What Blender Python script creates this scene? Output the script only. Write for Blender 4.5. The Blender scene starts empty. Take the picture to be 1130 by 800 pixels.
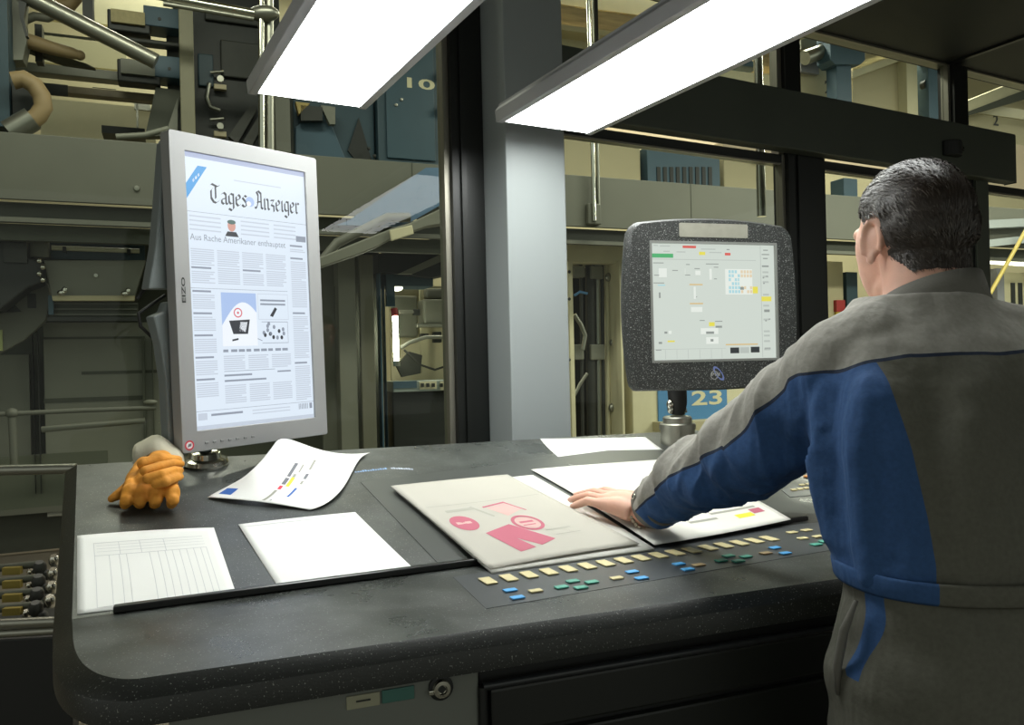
import bpy, bmesh, math, random
import numpy as np
from mathutils import Vector, Matrix, noise

# ------------------------------------------------------------------ camera, world, exposure
scene = bpy.context.scene
COL = scene.collection
R = math.radians
random.seed(7)
FPX, ROLL, CAMZ = 883.0, R(1.35), 1.32
CAMP = Vector((0, 0, CAMZ))
cr, sr = math.cos(ROLL), math.sin(ROLL)
cam_data = bpy.data.cameras.new('camera')
cam_data.sensor_width = 36.0
cam_data.lens = FPX / 1130.0 * 36.0
cam_data.clip_start = 0.02
cam = bpy.data.objects.new('camera', cam_data)
COL.objects.link(cam)
cam.matrix_world = Matrix(((cr, sr, 0, 0), (0, 0, -1, 0), (-sr, cr, 0, CAMZ), (0, 0, 0, 1)))
scene.camera = cam
scene.view_settings.view_transform = 'Standard'
scene.view_settings.look = 'None'
scene.view_settings.exposure = 0.0
scene.view_settings.gamma = 1.0
scene.view_settings.use_curve_mapping = False
AMBIENT = 0.58
LAMP_POWER = 14.0
HALL_POWER = 138.0
w = bpy.data.worlds.new('world')
scene.world = w
w.use_nodes = True
w.node_tree.nodes['Background'].inputs[0].default_value = (0.95, 1.0, 0.9, 1)
w.node_tree.nodes['Background'].inputs[1].default_value = AMBIENT


def hall_or_fill_lamp(x, y, z, sx, sy, power, col):
    d = bpy.data.lights.new('hall_or_fill_lamp', 'AREA')
    d.shape = 'RECTANGLE'; d.size = sx; d.size_y = sy; d.energy = power; d.color = col
    o = bpy.data.objects.new('hall_or_fill_lamp', d); COL.objects.link(o)
    o.location = (x, y, z); o.rotation_euler = (0, 0, R(22))
    return o


WARM = (1.0, 0.96, 0.84)
for (x, y, p) in ((-2.6, 7.6, .75), (0.8, 8.6, 1.3), (4.2, 9.6, 1.6), (8.5, 11.0, 1.6)):
    hall_or_fill_lamp(x, y, 5.6, 2.4, .5, HALL_POWER * p, WARM)
for (x, y, p) in ((-1.8, 3.9, .5), (2.2, 5.4, .75), (6.2, 7.0, 1.0)):
    hall_or_fill_lamp(x, y, 4.6, 2.4, .4, HALL_POWER * p, WARM)
hall_or_fill_lamp(4.9, 5.7, 3.4, 1.6, .4, HALL_POWER * 1.1, WARM)  # added fill lamp out of view, brightens the cabinets under the catwalk

# ------------------------------------------------------------------ pixel rays to real planes


def ray(px, py):
    dx, dy = px - 565.0, 400.0 - py
    return Vector(((dx * cr + dy * sr) / FPX, 1.0, (-dx * sr + dy * cr) / FPX))


def P(px, py, Y):
    return CAMP + ray(px, py) * Y


def hit(px, py, p0, n):
    d = ray(px, py)
    return CAMP + d * ((p0 - CAMP).dot(n) / d.dot(n))


ZV = Vector((0, 0, 1))

# ------------------------------------------------------------------ materials


def srgb(c):
    if isinstance(c, str):
        c = [int(c[i:i + 2], 16) / 255 for i in (0, 2, 4)]
    else:
        c = [x / 255 for x in c]
    return tuple(x / 12.92 if x <= .04045 else ((x + .055) / 1.055) ** 2.4 for x in c) + (1,)


MATS = {}


def M(name, col, rough=.5, metal=0., var=0., scale=8., bump=0., bscale=60., spec=.5, stretch=None, speck=None, smudge=0.):
    if name in MATS:
        return MATS[name]
    m = bpy.data.materials.new(name); m.use_nodes = True
    nt = m.node_tree; b = nt.nodes['Principled BSDF']
    c = srgb(col)
    b.inputs['Base Color'].default_value = c
    b.inputs['Roughness'].default_value = rough
    b.inputs['Metallic'].default_value = metal
    b.inputs['Specular IOR Level'].default_value = spec
    tc = nt.nodes.new('ShaderNodeTexCoord')
    vec = tc.outputs['Object']
    if stretch:
        mp = nt.nodes.new('ShaderNodeMapping'); mp.inputs['Scale'].default_value = stretch
        nt.links.new(vec, mp.inputs['Vector']); vec = mp.outputs['Vector']
    out = None
    if var:
        n = nt.nodes.new('ShaderNodeTexNoise'); n.inputs['Scale'].default_value = scale; n.inputs['Detail'].default_value = 5
        nt.links.new(vec, n.inputs['Vector'])
        r = nt.nodes.new('ShaderNodeValToRGB')
        r.color_ramp.elements[0].position = .3; r.color_ramp.elements[1].position = .7
        r.color_ramp.elements[0].color = tuple(x * (1 - var) for x in c[:3]) + (1,)
        r.color_ramp.elements[1].color = tuple(min(1, x * (1 + var)) for x in c[:3]) + (1,)
        nt.links.new(n.outputs['Fac'], r.inputs['Fac']); out = r.outputs['Color']
    if speck:
        scol, sscale, thr = speck
        n = nt.nodes.new('ShaderNodeTexNoise'); n.inputs['Scale'].default_value = sscale; n.inputs['Detail'].default_value = 1
        nt.links.new(tc.outputs['Object'], n.inputs['Vector'])
        r = nt.nodes.new('ShaderNodeValToRGB')
        r.color_ramp.elements[0].position = thr; r.color_ramp.elements[1].position = thr + .06
        nt.links.new(n.outputs['Fac'], r.inputs['Fac'])
        mx = nt.nodes.new('ShaderNodeMixRGB')
        nt.links.new(r.outputs['Color'], mx.inputs['Fac'])
        if out:
            nt.links.new(out, mx.inputs['Color1'])
        else:
            mx.inputs['Color1'].default_value = c
        mx.inputs['Color2'].default_value = srgb(scol); out = mx.outputs['Color']
    if out:
        nt.links.new(out, b.inputs['Base Color'])
    if smudge:
        n = nt.nodes.new('ShaderNodeTexNoise'); n.inputs['Scale'].default_value = 7; n.inputs['Detail'].default_value = 6
        nt.links.new(tc.outputs['Object'], n.inputs['Vector'])
        mr = nt.nodes.new('ShaderNodeMapRange')
        mr.inputs[1].default_value = .3; mr.inputs[2].default_value = .7
        mr.inputs[3].default_value = rough - smudge; mr.inputs[4].default_value = rough + smudge
        nt.links.new(n.outputs['Fac'], mr.inputs[0]); nt.links.new(mr.outputs[0], b.inputs['Roughness'])
    if bump:
        n = nt.nodes.new('ShaderNodeTexNoise'); n.inputs['Scale'].default_value = bscale; n.inputs['Detail'].default_value = 3
        nt.links.new(vec, n.inputs['Vector'])
        bp = nt.nodes.new('ShaderNodeBump'); bp.inputs['Strength'].default_value = bump; bp.inputs['Distance'].default_value = .004
        nt.links.new(n.outputs['Fac'], bp.inputs['Height']); nt.links.new(bp.outputs['Normal'], b.inputs['Normal'])
    MATS[name] = m
    return m


def EM(name, col, strength=1.):
    if name in MATS:
        return MATS[name]
    m = bpy.data.materials.new(name); m.use_nodes = True
    b = m.node_tree.nodes['Principled BSDF']
    b.inputs['Base Color'].default_value = (.02, .02, .02, 1); b.inputs['Roughness'].default_value = .3
    b.inputs['Emission Color'].default_value = srgb(col); b.inputs['Emission Strength'].default_value = strength
    MATS[name] = m
    return m


def glass_mat():
    m = bpy.data.materials.new('clear_glass'); m.use_nodes = True
    nt = m.node_tree; nt.nodes.remove(nt.nodes['Principled BSDF'])
    t = nt.nodes.new('ShaderNodeBsdfTransparent'); t.inputs[0].default_value = (.9, .94, .9, 1)
    g = nt.nodes.new('ShaderNodeBsdfGlossy'); g.inputs['Roughness'].default_value = .01
    f = nt.nodes.new('ShaderNodeFresnel'); f.inputs[0].default_value = 1.3
    mx = nt.nodes.new('ShaderNodeMixShader')
    ge = nt.nodes.new('ShaderNodeNewGeometry'); iv = nt.nodes.new('ShaderNodeMath'); iv.operation = 'SUBTRACT'; iv.inputs[0].default_value = 1
    mu = nt.nodes.new('ShaderNodeMath'); mu.operation = 'MULTIPLY'
    nt.links.new(ge.outputs['Backfacing'], iv.inputs[1]); nt.links.new(iv.outputs[0], mu.inputs[0]); nt.links.new(f.outputs[0], mu.inputs[1])
    nt.links.new(mu.outputs[0], mx.inputs[0]); nt.links.new(t.outputs[0], mx.inputs[1]); nt.links.new(g.outputs[0], mx.inputs[2])
    nt.links.new(mx.outputs[0], nt.nodes['Material Output'].inputs[0])
    return m


GLASS = glass_mat()

# ------------------------------------------------------------------ mesh builder


def tagp(o, label=None, cat=None, group=None, kind=None):
    if label: o['label'] = label
    if cat: o['category'] = cat
    if group: o['group'] = group
    if kind: o['kind'] = kind
    return o


def thing(name, label, cat, loc, group=None):
    o = bpy.data.objects.new(name, None); COL.objects.link(o)
    o.empty_display_size = .1
    o.location = loc
    return tagp(o, label, cat, group)


def wloc(o):
    p = Vector((0, 0, 0))
    while o:
        p = p + o.location; o = o.parent
    return p


def frame_of(d):
    d = d.normalized()
    a = Vector((0, 0, 1)) if abs(d.z) < .9 else Vector((1, 0, 0))
    x = d.cross(a).normalized()
    return x, d.cross(x).normalized()


class MB:
    def __init__(s):
        s.v, s.f, s.m = [], [], []

    def add(s, vs, fs, m=0):
        k = len(s.v)
        s.v += [Vector(v) for v in vs]
        s.f += [[i + k for i in f] for f in fs]
        s.m += [m] * len(fs)
        return s

    def box(s, c, ax, hs, m=0):
        x, y, z = ax[0] * hs[0], ax[1] * hs[1], ax[2] * hs[2]
        vs = [c + x * i + y * j + z * k for k in (-1, 1) for j in (-1, 1) for i in (-1, 1)]
        return s.add(vs, [(0, 1, 3, 2), (4, 6, 7, 5), (0, 4, 5, 1), (2, 3, 7, 6), (0, 2, 6, 4), (1, 5, 7, 3)], m)

    def prism(s, poly, ext, m=0):
        n = len(poly); poly = [Vector(p) for p in poly]
        vs = poly + [p + ext for p in poly]
        fs = [list(range(n)), list(range(2 * n - 1, n - 1, -1))] + [(i, i + n, (i + 1) % n + n, (i + 1) % n) for i in range(n)]
        return s.add(vs, fs, m)

    def loft(s, rings, m=0, cap=True, closed=True):
        n = len(rings[0]); vs = [p for r in rings for p in r]; fs = []
        for i in range(len(rings) - 1):
            for j in range(n if closed else n - 1):
                a, b = i * n + j, i * n + (j + 1) % n
                fs.append((a, b, b + n, a + n))
        if cap and closed:
            fs.append(list(range(n - 1, -1, -1))); fs.append(list(range((len(rings) - 1) * n, len(rings) * n)))
        return s.add(vs, fs, m)

    def tube(s, pts, r, n=10, m=0, cap=True):
        pts = [Vector(p) for p in pts]
        rs = r if isinstance(r, (list, tuple)) else [r] * len(pts)
        rings = []; px = None
        for i, p in enumerate(pts):
            d = (pts[min(i + 1, len(pts) - 1)] - pts[max(i - 1, 0)]).normalized()
            if px is None:
                x, y = frame_of(d)
            else:
                x = (px - d * px.dot(d)).normalized(); y = d.cross(x)
            px = x
            rings.append([p + (x * math.cos(2 * math.pi * k / n) + y * math.sin(2 * math.pi * k / n)) * rs[i] for k in range(n)])
        return s.loft(rings, m, cap)

    def lathe(s, prof, o, axis=ZV, n=28, m=0):
        x, y = frame_of(axis); axis = axis.normalized()
        rings = [[o + axis * h + (x * math.cos(2 * math.pi * k / n) + y * math.sin(2 * math.pi * k / n)) * max(r, 1e-4) for k in range(n)] for r, h in prof]
        return s.loft(rings, m, True)

    def ell(s, c, rad, ax=None, nu=20, nv=12, m=0):
        ax = ax or (Vector((1, 0, 0)), Vector((0, 1, 0)), ZV)
        rings = []
        for i in range(nv + 1):
            t = math.pi * i / nv; st = max(math.sin(t), .002)
            rings.append([c + ax[0] * (rad[0] * st * math.cos(2 * math.pi * k / nu)) + ax[1] * (rad[1] * st * math.sin(2 * math.pi * k / nu)) + ax[2] * (-rad[2] * math.cos(t)) for k in range(nu)])
        return s.loft(rings, m, True)

    def d2(s, vf, fn, m=0):
        vs, fs = vf
        return s.add([fn(x, y) for x, y in vs], fs, m)

    def build(s, name, mats, parent=None, smooth=False, bevel=0., loc=None, fix=True, attrs=None, seg=2):
        mats = mats if isinstance(mats, (list, tuple)) else [mats]
        if parent:
            off = wloc(parent)
        else:
            if loc is None:
                xs = np.array([v[:] for v in s.v]); mn, mx = xs.min(0), xs.max(0)
                loc = ((mn[0] + mx[0]) / 2, (mn[1] + mx[1]) / 2, mn[2])
            off = Vector(loc)
        me = bpy.data.meshes.new(name)
        me.from_pydata([tuple(v - off) for v in s.v], [], s.f)
        for mt in mats: me.materials.append(mt)
        me.polygons.foreach_set('material_index', s.m)
        if fix:
            bm = bmesh.new(); bm.from_mesh(me)
            bmesh.ops.recalc_face_normals(bm, faces=bm.faces); bm.to_mesh(me); bm.free()
        if smooth:
            me.polygons.foreach_set('use_smooth', [True] * len(me.polygons))
        if attrs:
            for k, val in attrs.items():
                a = me.attributes.new(k, 'FLOAT', 'POINT'); a.data.foreach_set('value', val)
        o = bpy.data.objects.new(name, me); COL.objects.link(o)
        if parent:
            o.parent = parent
        else:
            o.location = off
        if smooth and smooth != 'all':
            try:
                me.set_sharp_from_angle(angle=R(40))
            except Exception:
                pass
        if bevel:
            b = o.modifiers.new('bevel', 'BEVEL'); b.width = bevel; b.segments = seg; b.limit_method = 'ANGLE'; b.angle_limit = R(35)
        return o


def rect2(x0, y0, x1, y1):
    return ([(x0, y0), (x1, y0), (x1, y1), (x0, y1)], [(0, 1, 2, 3)])


def ring2(cx, cy, rx, ry, w, n=28):
    vs = []; fs = []
    for i in range(n):
        a = 2 * math.pi * i / n
        vs += [(cx + rx * math.cos(a), cy + ry * math.sin(a)), (cx + rx * (1 - w) * math.cos(a), cy + ry * (1 - w) * math.sin(a))]
        j = (i + 1) % n
        fs.append((2 * i, 2 * j, 2 * j + 1, 2 * i + 1))
    return vs, fs


def disc2(cx, cy, rx, ry, n=24):
    return [(cx + rx * math.cos(2 * math.pi * i / n), cy + ry * math.sin(2 * math.pi * i / n)) for i in range(n)], [list(range(n))]


def text2(body, x0, y0, x1, y1, bold=0.):
    """the built-in font as flat faces, fitted into a rectangle (y1 is the top)"""
    c = bpy.data.curves.new('t', 'FONT'); c.body = body; c.offset = bold; c.resolution_u = 3
    o = bpy.data.objects.new('t', c); COL.objects.link(o)
    dg = bpy.context.evaluated_depsgraph_get(); dg.update()
    me = o.evaluated_get(dg).to_mesh()
    vs = [(v.co.x, v.co.y) for v in me.vertices]; fs = [list(p.vertices) for p in me.polygons]
    o.evaluated_get(dg).to_mesh_clear()
    bpy.data.objects.remove(o); bpy.data.curves.remove(c)
    xs = [v[0] for v in vs]; ys = [v[1] for v in vs]
    ax, bx, ay, by = min(xs), max(xs), min(ys), max(ys)
    return [(x0 + (x - ax) / (bx - ax) * (x1 - x0), y0 + (y - ay) / (by - ay) * (y1 - y0)) for x, y in vs], fs


# broad-nib lettering for the newspaper's masthead
NIB = {
    'T': (1.05, [[(0, 1.45), (.2, 1.6), (.75, 1.42), (1, 1.55)], [(.35, 1.3), (.12, 1.05), (.12, .4), (.35, .08), (.6, .02), (.95, .25)], [(.58, 1.45), (.58, .4)]]),
    'a': (.78, [[(.12, .85), (.38, 1), (.58, .85), (.58, .12), (.74, .02)], [(.58, .55), (.14, .38), (.14, .12), (.34, 0), (.58, .18)]]),
    'g': (.74, [[(.58, .92), (.3, 1), (.12, .8), (.12, .25), (.3, .1), (.58, .22)], [(.58, 1), (.58, -.28), (.38, -.48), (.08, -.32)]]),
    'e': (.7, [[(.14, .48), (.56, .66), (.56, .85), (.38, 1), (.14, .8), (.14, .2), (.34, 0), (.62, .18)]]),
    's': (.66, [[(.56, .9), (.34, 1), (.12, .78), (.54, .36), (.48, .06), (.25, 0), (.06, .16)]]),
    'A': (1.08, [[(.02, .12), (.2, 0), (.4, .5), (.45, 1.2), (.26, 1.5), (.04, 1.32)], [(.45, 1.6), (.8, 1.38), (.8, .14), (1, .02)], [(.32, .6), (.8, .66)]]),
    'n': (.82, [[(0, .85), (.15, 1), (.15, .06), (.28, 0)], [(.15, .78), (.42, 1), (.58, .85), (.58, .12), (.74, .02)]]),
    'z': (.66, [[(.08, .9), (.52, .95), (.16, .5), (.48, .4), (.48, -.1), (.2, -.35)]]),
    'i': (.42, [[(.03, .85), (.18, 1), (.18, .12), (.33, .02)], [(.16, 1.36), (.27, 1.46)]]),
    'r': (.64, [[(.03, .85), (.18, 1), (.18, .12), (.33, .02)], [(.18, .75), (.4, 1), (.56, .88)]]),
}


def nib2(word, x0, y0, width, xh):
    tot = sum(NIB[c][0] for c in word); sx = width / tot; vs = []; fs = []; cx = 0
    nx, ny = .085, .075
    for c in word:
        adv, strokes = NIB[c]
        for st in strokes:
            for a, b in zip(st[:-1], st[1:]):
                k = len(vs)
                q = [(a[0] - nx, a[1] - ny), (a[0] + nx, a[1] + ny), (b[0] + nx, b[1] + ny), (b[0] - nx, b[1] - ny)]
                vs += [(x0 + (cx + x) * sx, y0 + y * xh) for x, y in q]; fs.append((k, k + 1, k + 2, k + 3))
        cx += adv
    return vs, fs


def remesh(mb, voxel, smooth=4, factor=.5):
    """fuse overlapping closed shapes into one continuous skin; returns (verts Nx3, faces)"""
    me = bpy.data.meshes.new('tmp'); me.from_pydata([tuple(v) for v in mb.v], [], mb.f)
    bm = bmesh.new(); bm.from_mesh(me); bmesh.ops.recalc_face_normals(bm, faces=bm.faces); bm.to_mesh(me); bm.free()
    o = bpy.data.objects.new('tmp', me); COL.objects.link(o)
    r = o.modifiers.new('r', 'REMESH'); r.mode = 'VOXEL'; r.voxel_size = voxel
    if smooth:
        sm = o.modifiers.new('s', 'SMOOTH'); sm.factor = factor; sm.iterations = smooth
    dg = bpy.context.evaluated_depsgraph_get(); dg.update()
    ev = o.evaluated_get(dg); em = ev.to_mesh()
    vs = np.empty(len(em.vertices) * 3); em.vertices.foreach_get('co', vs)
    ns = np.empty(len(em.vertices) * 3); em.vertices.foreach_get('normal', ns)
    fs = [list(p.vertices) for p in em.polygons]
    ev.to_mesh_clear(); bpy.data.objects.remove(o); bpy.data.meshes.remove(me)
    return vs.reshape(-1, 3), fs, ns.reshape(-1, 3)


def skin_obj(name, vs, fs, mats, parent, attrs=None):
    mb = MB(); mb.v = [Vector(v) for v in vs]; mb.f = fs; mb.m = [0] * len(fs)
    return mb.build(name, mats, parent, smooth='all', fix=False, attrs=attrs)


class Frame:
    """a vertical plane in the place: s runs along it, d away from the viewer, z up"""

    def __init__(s, o, ang):
        s.o = Vector((o.x, o.y, 0)); s.e1 = Vector((math.cos(ang), math.sin(ang), 0)); s.e2 = Vector((-math.sin(ang), math.cos(ang), 0))
        s.ax = (s.e1, s.e2, ZV)

    def sz(s, px, py, d=0.):
        p = hit(px, py, s.o + s.e2 * d, s.e2)
        return (p - s.o).dot(s.e1), p.z

    def pt(s, a, d, z):
        return s.o + s.e1 * a + s.e2 * d + ZV * z

    def px(s, px, py, d=0.):
        a, z = s.sz(px, py, d)
        return s.pt(a, d, z)

    def bx(s, mb, s0, s1, d0, d1, z0, z1, m=0):
        return mb.box(s.pt((s0 + s1) / 2, (d0 + d1) / 2, (z0 + z1) / 2), s.ax, (abs(s1 - s0) / 2, abs(d1 - d0) / 2, abs(z1 - z0) / 2), m)

    def pbx(s, mb, x0, y0, x1, y1, d, t, m=0):
        a0, z1 = s.sz(x0, y0, d); a1, z0 = s.sz(x1, y1, d)
        return s.bx(mb, a0, a1, d, d + t, z0, z1, m)

    def prism(s, mb, pxs, d, t, m=0):
        return mb.prism([s.px(x, y, d) for x, y in pxs], s.e2 * t, m)


W = Frame(P(630, 400, 3.0), R(28.4))
Q = Frame(P(0, 145, 4.94), R(22.5))

# ------------------------------------------------------------------ materials used everywhere
m_black = M('black_frame', '161816', .35)
m_black2 = M('matt_black', '121312', .55)
m_alu = M('aluminium', '8f8c80', .35, .7)
m_chrome = M('chrome', 'c8c6ba', .18, 1.)
m_beamd = M('dark_grey_coat', '464b42', .45, var=.08, scale=3)
m_col = M('grey_coat', '9aa0a0', .5)
m_lampg = M('lamp_grey', 'c6c6ca', .4)
m_blockg = M('block_grey', '77777a', .5)
m_walk = M('olive_grey_paint', '65655a', .55, var=.05, scale=3)
m_walkd = M('dark_olive_paint', '45473b', .6, var=.06)
m_panel = M('grey_green_panel', '77776a', .5, var=.07, scale=2)
m_beige = M('beige_paint', 'b0a685', .6, var=.04, scale=2)
m_cream = M('cream_paint', 'cdc5a4', .6, var=.04)
m_blue = M('press_blue', '3d5665', .5, var=.06, scale=3)
m_blued = M('deep_press_blue', '2c424c', .5, var=.06, scale=3)
m_blues = M('sign_blue', '4a7fae', .5)
m_dark = M('machine_dark', '1d1f1c', .5)
m_dark2 = M('machine_charcoal', '2e2f2a', .55, var=.15, scale=9)
m_tan = M('tan_rubber', '8f7a56', .6)
m_steel = M('brushed_steel', '96958a', .35, .8)
m_num = M('number_cream', 'cfc8a4', .6)
m_red = M('red_plastic', 'a02a28', .45)
m_white = M('white_plastic', 'd8d8d0', .5)
m_rust = M('ochre_streaks', 'a8926a', .6, var=.35, scale=5, stretch=(.4, .4, 4))

# ------------------------------------------------------------------ floor, far wall, ceilings


def struct(name, mb, mats, parent=None, bevel=0., smooth=False):
    o = mb.build(name, mats, parent, bevel=bevel, smooth=smooth)
    if not parent: o['kind'] = 'structure'
    return o


mb = MB(); mb.box(Vector((4, 5, -.05)), (Vector((1, 0, 0)), Vector((0, 1, 0)), ZV), (16, 14, .05))
struct('floor', mb, M('floor_paint', '6a6558', .5, var=.1, scale=3))
mb = MB(); Q.bx(mb, -8, 22, 3.6, 3.75, 0, 6.4)
struct('wall_back', mb, m_beige)
mb = MB(); Q.bx(mb, -8, 22, -4.0, 3.75, 6.4, 6.5)
hallceil = struct('ceiling_1', mb, M('hall_ceiling', '8d8468', .7))
mb = MB(); Q.bx(mb, -4.6, -4.5, -2.5, 3.6, 0, 6.4)
struct('wall_left', mb, m_panel)
# dark ceiling of the control room, its lower edge runs along the glass wall
sC, zC = W.sz(1000, 51.5, -.02)
mb = MB(); W.bx(mb, -3.6, 4.5, -5.0, .12, zC, zC + .12)
struct('ceiling_2', mb, M('control_room_ceiling', '20231f', .6))
mb = MB(); W.bx(mb, 4.4, 4.5, -3.0, .1, 0, zC)
struct('wall_right', mb, M('side_wall', 'a09f98', .6))
mb = MB(); W.bx(mb, -3.6, 4.5, .03, .09, zC - .012, zC - .002)
struct('trim_1', mb, m_alu)
mb = MB()
a, z = W.sz(1058, 60, -.03); W.bx(mb, a - .012, a + .012, -2.2, .02, zC - .012, zC)
struct('trim_2', mb, m_black)

# ------------------------------------------------------------------ glass wall: column, mullions, panes, sliding door
CD = .05                       # the column stands out this far in front of the glass
for _ in range(60):
    if W.sz(559, 200, -CD)[0] <= W.sz(535, 200, 0)[0]: break
    CD += .005
s_cl, _ = W.sz(559, 200, -CD); s_cr, _ = W.sz(624, 200, -CD)
mb = MB(); W.bx(mb, s_cl, s_cr, -CD, .13, 0, zC)
struct('column', mb, m_col, bevel=.004)
s_ml, _ = W.sz(502, 300, .0)
mb = MB(); W.bx(mb, s_ml, s_cl - .002, .0, .1, 0, zC)
W.bx(mb, s_ml + .03, s_ml + .05, -.012, .0, 0, zC)
struct('trim_3', mb, m_black)
mb = MB(); W.bx(mb, s_ml - .022, s_ml - .001, .02, .07, 0, zC)
struct('trim_4', mb, m_alu)


def pane(n, s0, s1, z0, z1, d=.045):
    mb = MB(); W.bx(mb, s0, s1, d, d + .006, z0, z1)
    o = mb.build('window_%d' % n, GLASS); o['kind'] = 'structure'
    return o


pane(1, -2.05, s_ml - .022, .95, zC - .012)
sB0, _ = W.sz(873, 300, 0); sB1, _ = W.sz(913, 300, 0)
sC0, _ = W.sz(1073, 260, 0); sC1, _ = W.sz(1091, 260, 0)
sD0, _ = W.sz(866, 65, .0); sD1, _ = W.sz(883, 65, .0)
sF0, _ = W.sz(1053, 95, .0); sF1, _ = W.sz(1068, 95, .0)
_, zh0 = W.sz(800, 153, -.07); _, zh1 = W.sz(800, 84.5, -.07)
sH1, _ = W.sz(1121, 170, -.07)
# transom posts above the header
for n, (a, b) in enumerate(((sD0, sD1), (sF0, sF1))):
    mb = MB(); W.bx(mb, a, b, 0, .09, zh0, zC - .012)
    struct('trim_%d' % (5 + n), mb, m_black)
    mb = MB(); W.bx(mb, a - .03 if n == 0 else a - .022, a - .002, .02, .06, zh0, zC - .012)
    struct('trim_%d' % (7 + n), mb, m_alu)
pane(2, s_cr + .002, sD0 - .03, zh1, zC - .012)
pane(3, sD1, sF0 - .022, zh1, zC - .012)
pane(4, sF1, 3.6, zh1, zC - .012)
# posts of the door front
mb = MB(); W.bx(mb, sB0, sB1, 0, .09, 0, zh0 + .02); W.bx(mb, sB0 + .05, sB0 + .062, -.01, 0, 0, zh0 + .02)
struct('trim_9', mb, m_black)
mb = MB(); W.bx(mb, sB0 - .02, sB0 - .001, .02, .06, 0, zh0 + .02)
struct('trim_10', mb, m_alu)
mb = MB(); W.bx(mb, sC0, sC1, 0, .09, 0, zh0 + .02)
struct('trim_11', mb, m_black)
mb = MB(); W.bx(mb, sC0 + .02, sC1 - .016, -.014, 0, 0, zh0 + .02)
struct('trim_12', mb, m_beamd)
# sliding door header with the sensor under its front
hd = thing('sliding_door_header', 'long dark grey sliding door header box across the glass wall', 'door header', W.pt(s_cr, -.04, zh0))
mb = MB(); W.bx(mb, s_cr + .01, sH1, -.07, -.002, zh0, zh1)
mb.build('header_box', m_beamd, hd, bevel=.004)
mb = MB(); W.bx(mb, sH1, sH1 + .006, -.068, -.004, zh0 - .004, zh1 - .004)
mb.build('end_cap', M('end_cap_grey', '3f443e', .5), hd, bevel=.001)
a, z = W.sz(1050, 166, -.08)
mb = MB()
prof = []
for k in range(13):
    t = math.pi * k / 12
    prof.append((math.cos(t), math.sin(t)))
sw = .062
poly = [W.pt(a + c * sw, -.07 - .055 * q, z - .03) for c, q in prof]
mb.prism(poly, ZV * .075)
sn = mb.build('motion_sensor', m_black2, hd, bevel=.006)
mb = MB(); mb.lathe([(0, 0), (.012, 0), (.011, .004), (0, .005)], W.pt(a + .035, -.115, z + .002), -W.e2); mb.build('sensor_lens', M('lens', '30302c', .1), sn)
# door leaves: frame and pane each
zt = W.sz(760, 157, .03)[1]
for n, (a, b) in enumerate(((s_cr + .004, sB0 - .022), (sB1 + .002, sC0 - .002), (sC1 + .002, sC1 + 1.3))):
    d = bpy.data.objects.new('door_%d' % (n + 1), None); COL.objects.link(d); d['kind'] = 'structure'; d.location = W.pt(a, .04, 0)
    mb = MB(); W.bx(mb, a, b, .02, .07, zt - .035, zt)
    mb.build('rail', m_black, d)
    mb = MB(); W.bx(mb, a, b, .025, .065, zt - .043, zt - .036)
    mb.build('glazing_bead', m_alu, d)
    mb = MB(); W.bx(mb, a, b, .02, .07, .02, .1)
    mb.build('rail', m_black, d)
    mb = MB(); W.bx(mb, a, b, .042, .048, .1, zt - .043)
    mb.build('glass_pane', GLASS, d)

# ------------------------------------------------------------------ desk lamps
m_diff = EM('lamp_diffuser', 'fbfffb', LAMP_POWER)
LZ = CAMZ + .75
Ldir = Vector((math.sin(R(28.4)), -math.cos(R(28.4)), 0))   # towards the viewer


def desk_lamp(pl, pr, length, label):
    a = hit(pl[0], pl[1], Vector((0, 0, LZ)), ZV); b = hit(pr[0], pr[1], Vector((0, 0, LZ)), ZV)
    wv = (b - a); wd = wv.length
    x = Vector((math.cos(R(28.4)), math.sin(R(28.4)), 0)); c = (a + b) / 2
    y = Ldir
    t = thing('desk_lamp', label, 'lamp', c + y * length / 2)
    fr = .024
    for sgn in (-1, 1):      # sloping side profiles
        mb = MB()
        o = c + x * sgn * wd / 2
        q = [o, o + x * sgn * fr, o + x * sgn * (fr + .004) + ZV * .035, o + x * sgn * (fr - .008) + ZV * .05, o + ZV * .05]
        mb.prism([p - y * .016 for p in q], y * (length + .032))
        mb.build('side_rail', m_lampg, t, bevel=.002)
    for o in (c - y * .008, c + y * (length + .008)):
        mb = MB(); mb.box(o + ZV * .027, (x, y, ZV), (wd / 2 - .0005, .0075, .023))
        mb.build('end_rail', m_lampg, t, bevel=.002)
    mb = MB(); mb.box(c + y * length / 2 + ZV * .054, (x, y, ZV), (wd / 2 + fr - .01, length / 2 + .014, .004))
    mb.build('back_plate', m_lampg, t)
    mb = MB(); mb.box(c + y * length / 2 + ZV * .006, (x, y, ZV), (wd / 2 - .001, length / 2 - .001, .005))
    mb.build('diffuser', m_diff, t)
    for k in (.2, .8):
        mb = MB(); p = c + y * length * k + ZV * .058
        mb.tube([p, Vector((p.x, p.y, zC))], .006, 10)
        mb.lathe([(0, 0), (.02, 0), (.02, .004), (.008, .012), (0, .012)], p)
        mb.build('hanging_rod', m_chrome, t, smooth=True)
    return t


desk_lamp((284, 105), (398, 117), 1.15, 'flat grey desk lamp hanging over the tall portrait monitor')
desk_lamp((557, 135), (649, 147), 1.42, 'flat grey desk lamp hanging in front of the light grey column')

# ------------------------------------------------------------------ control desk
DZ = .97
A0 = hit(125, 677, Vector((0, 0, DZ)), ZV); B0 = hit(890, 575, Vector((0, 0, DZ)), ZV)
E1 = (B0 - A0).normalized(); E2 = Vector((-E1.y, E1.x, 0))
SL = .2
SV = (E2 + ZV * SL).normalized(); SN = E1.cross(SV).normalized()


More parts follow.
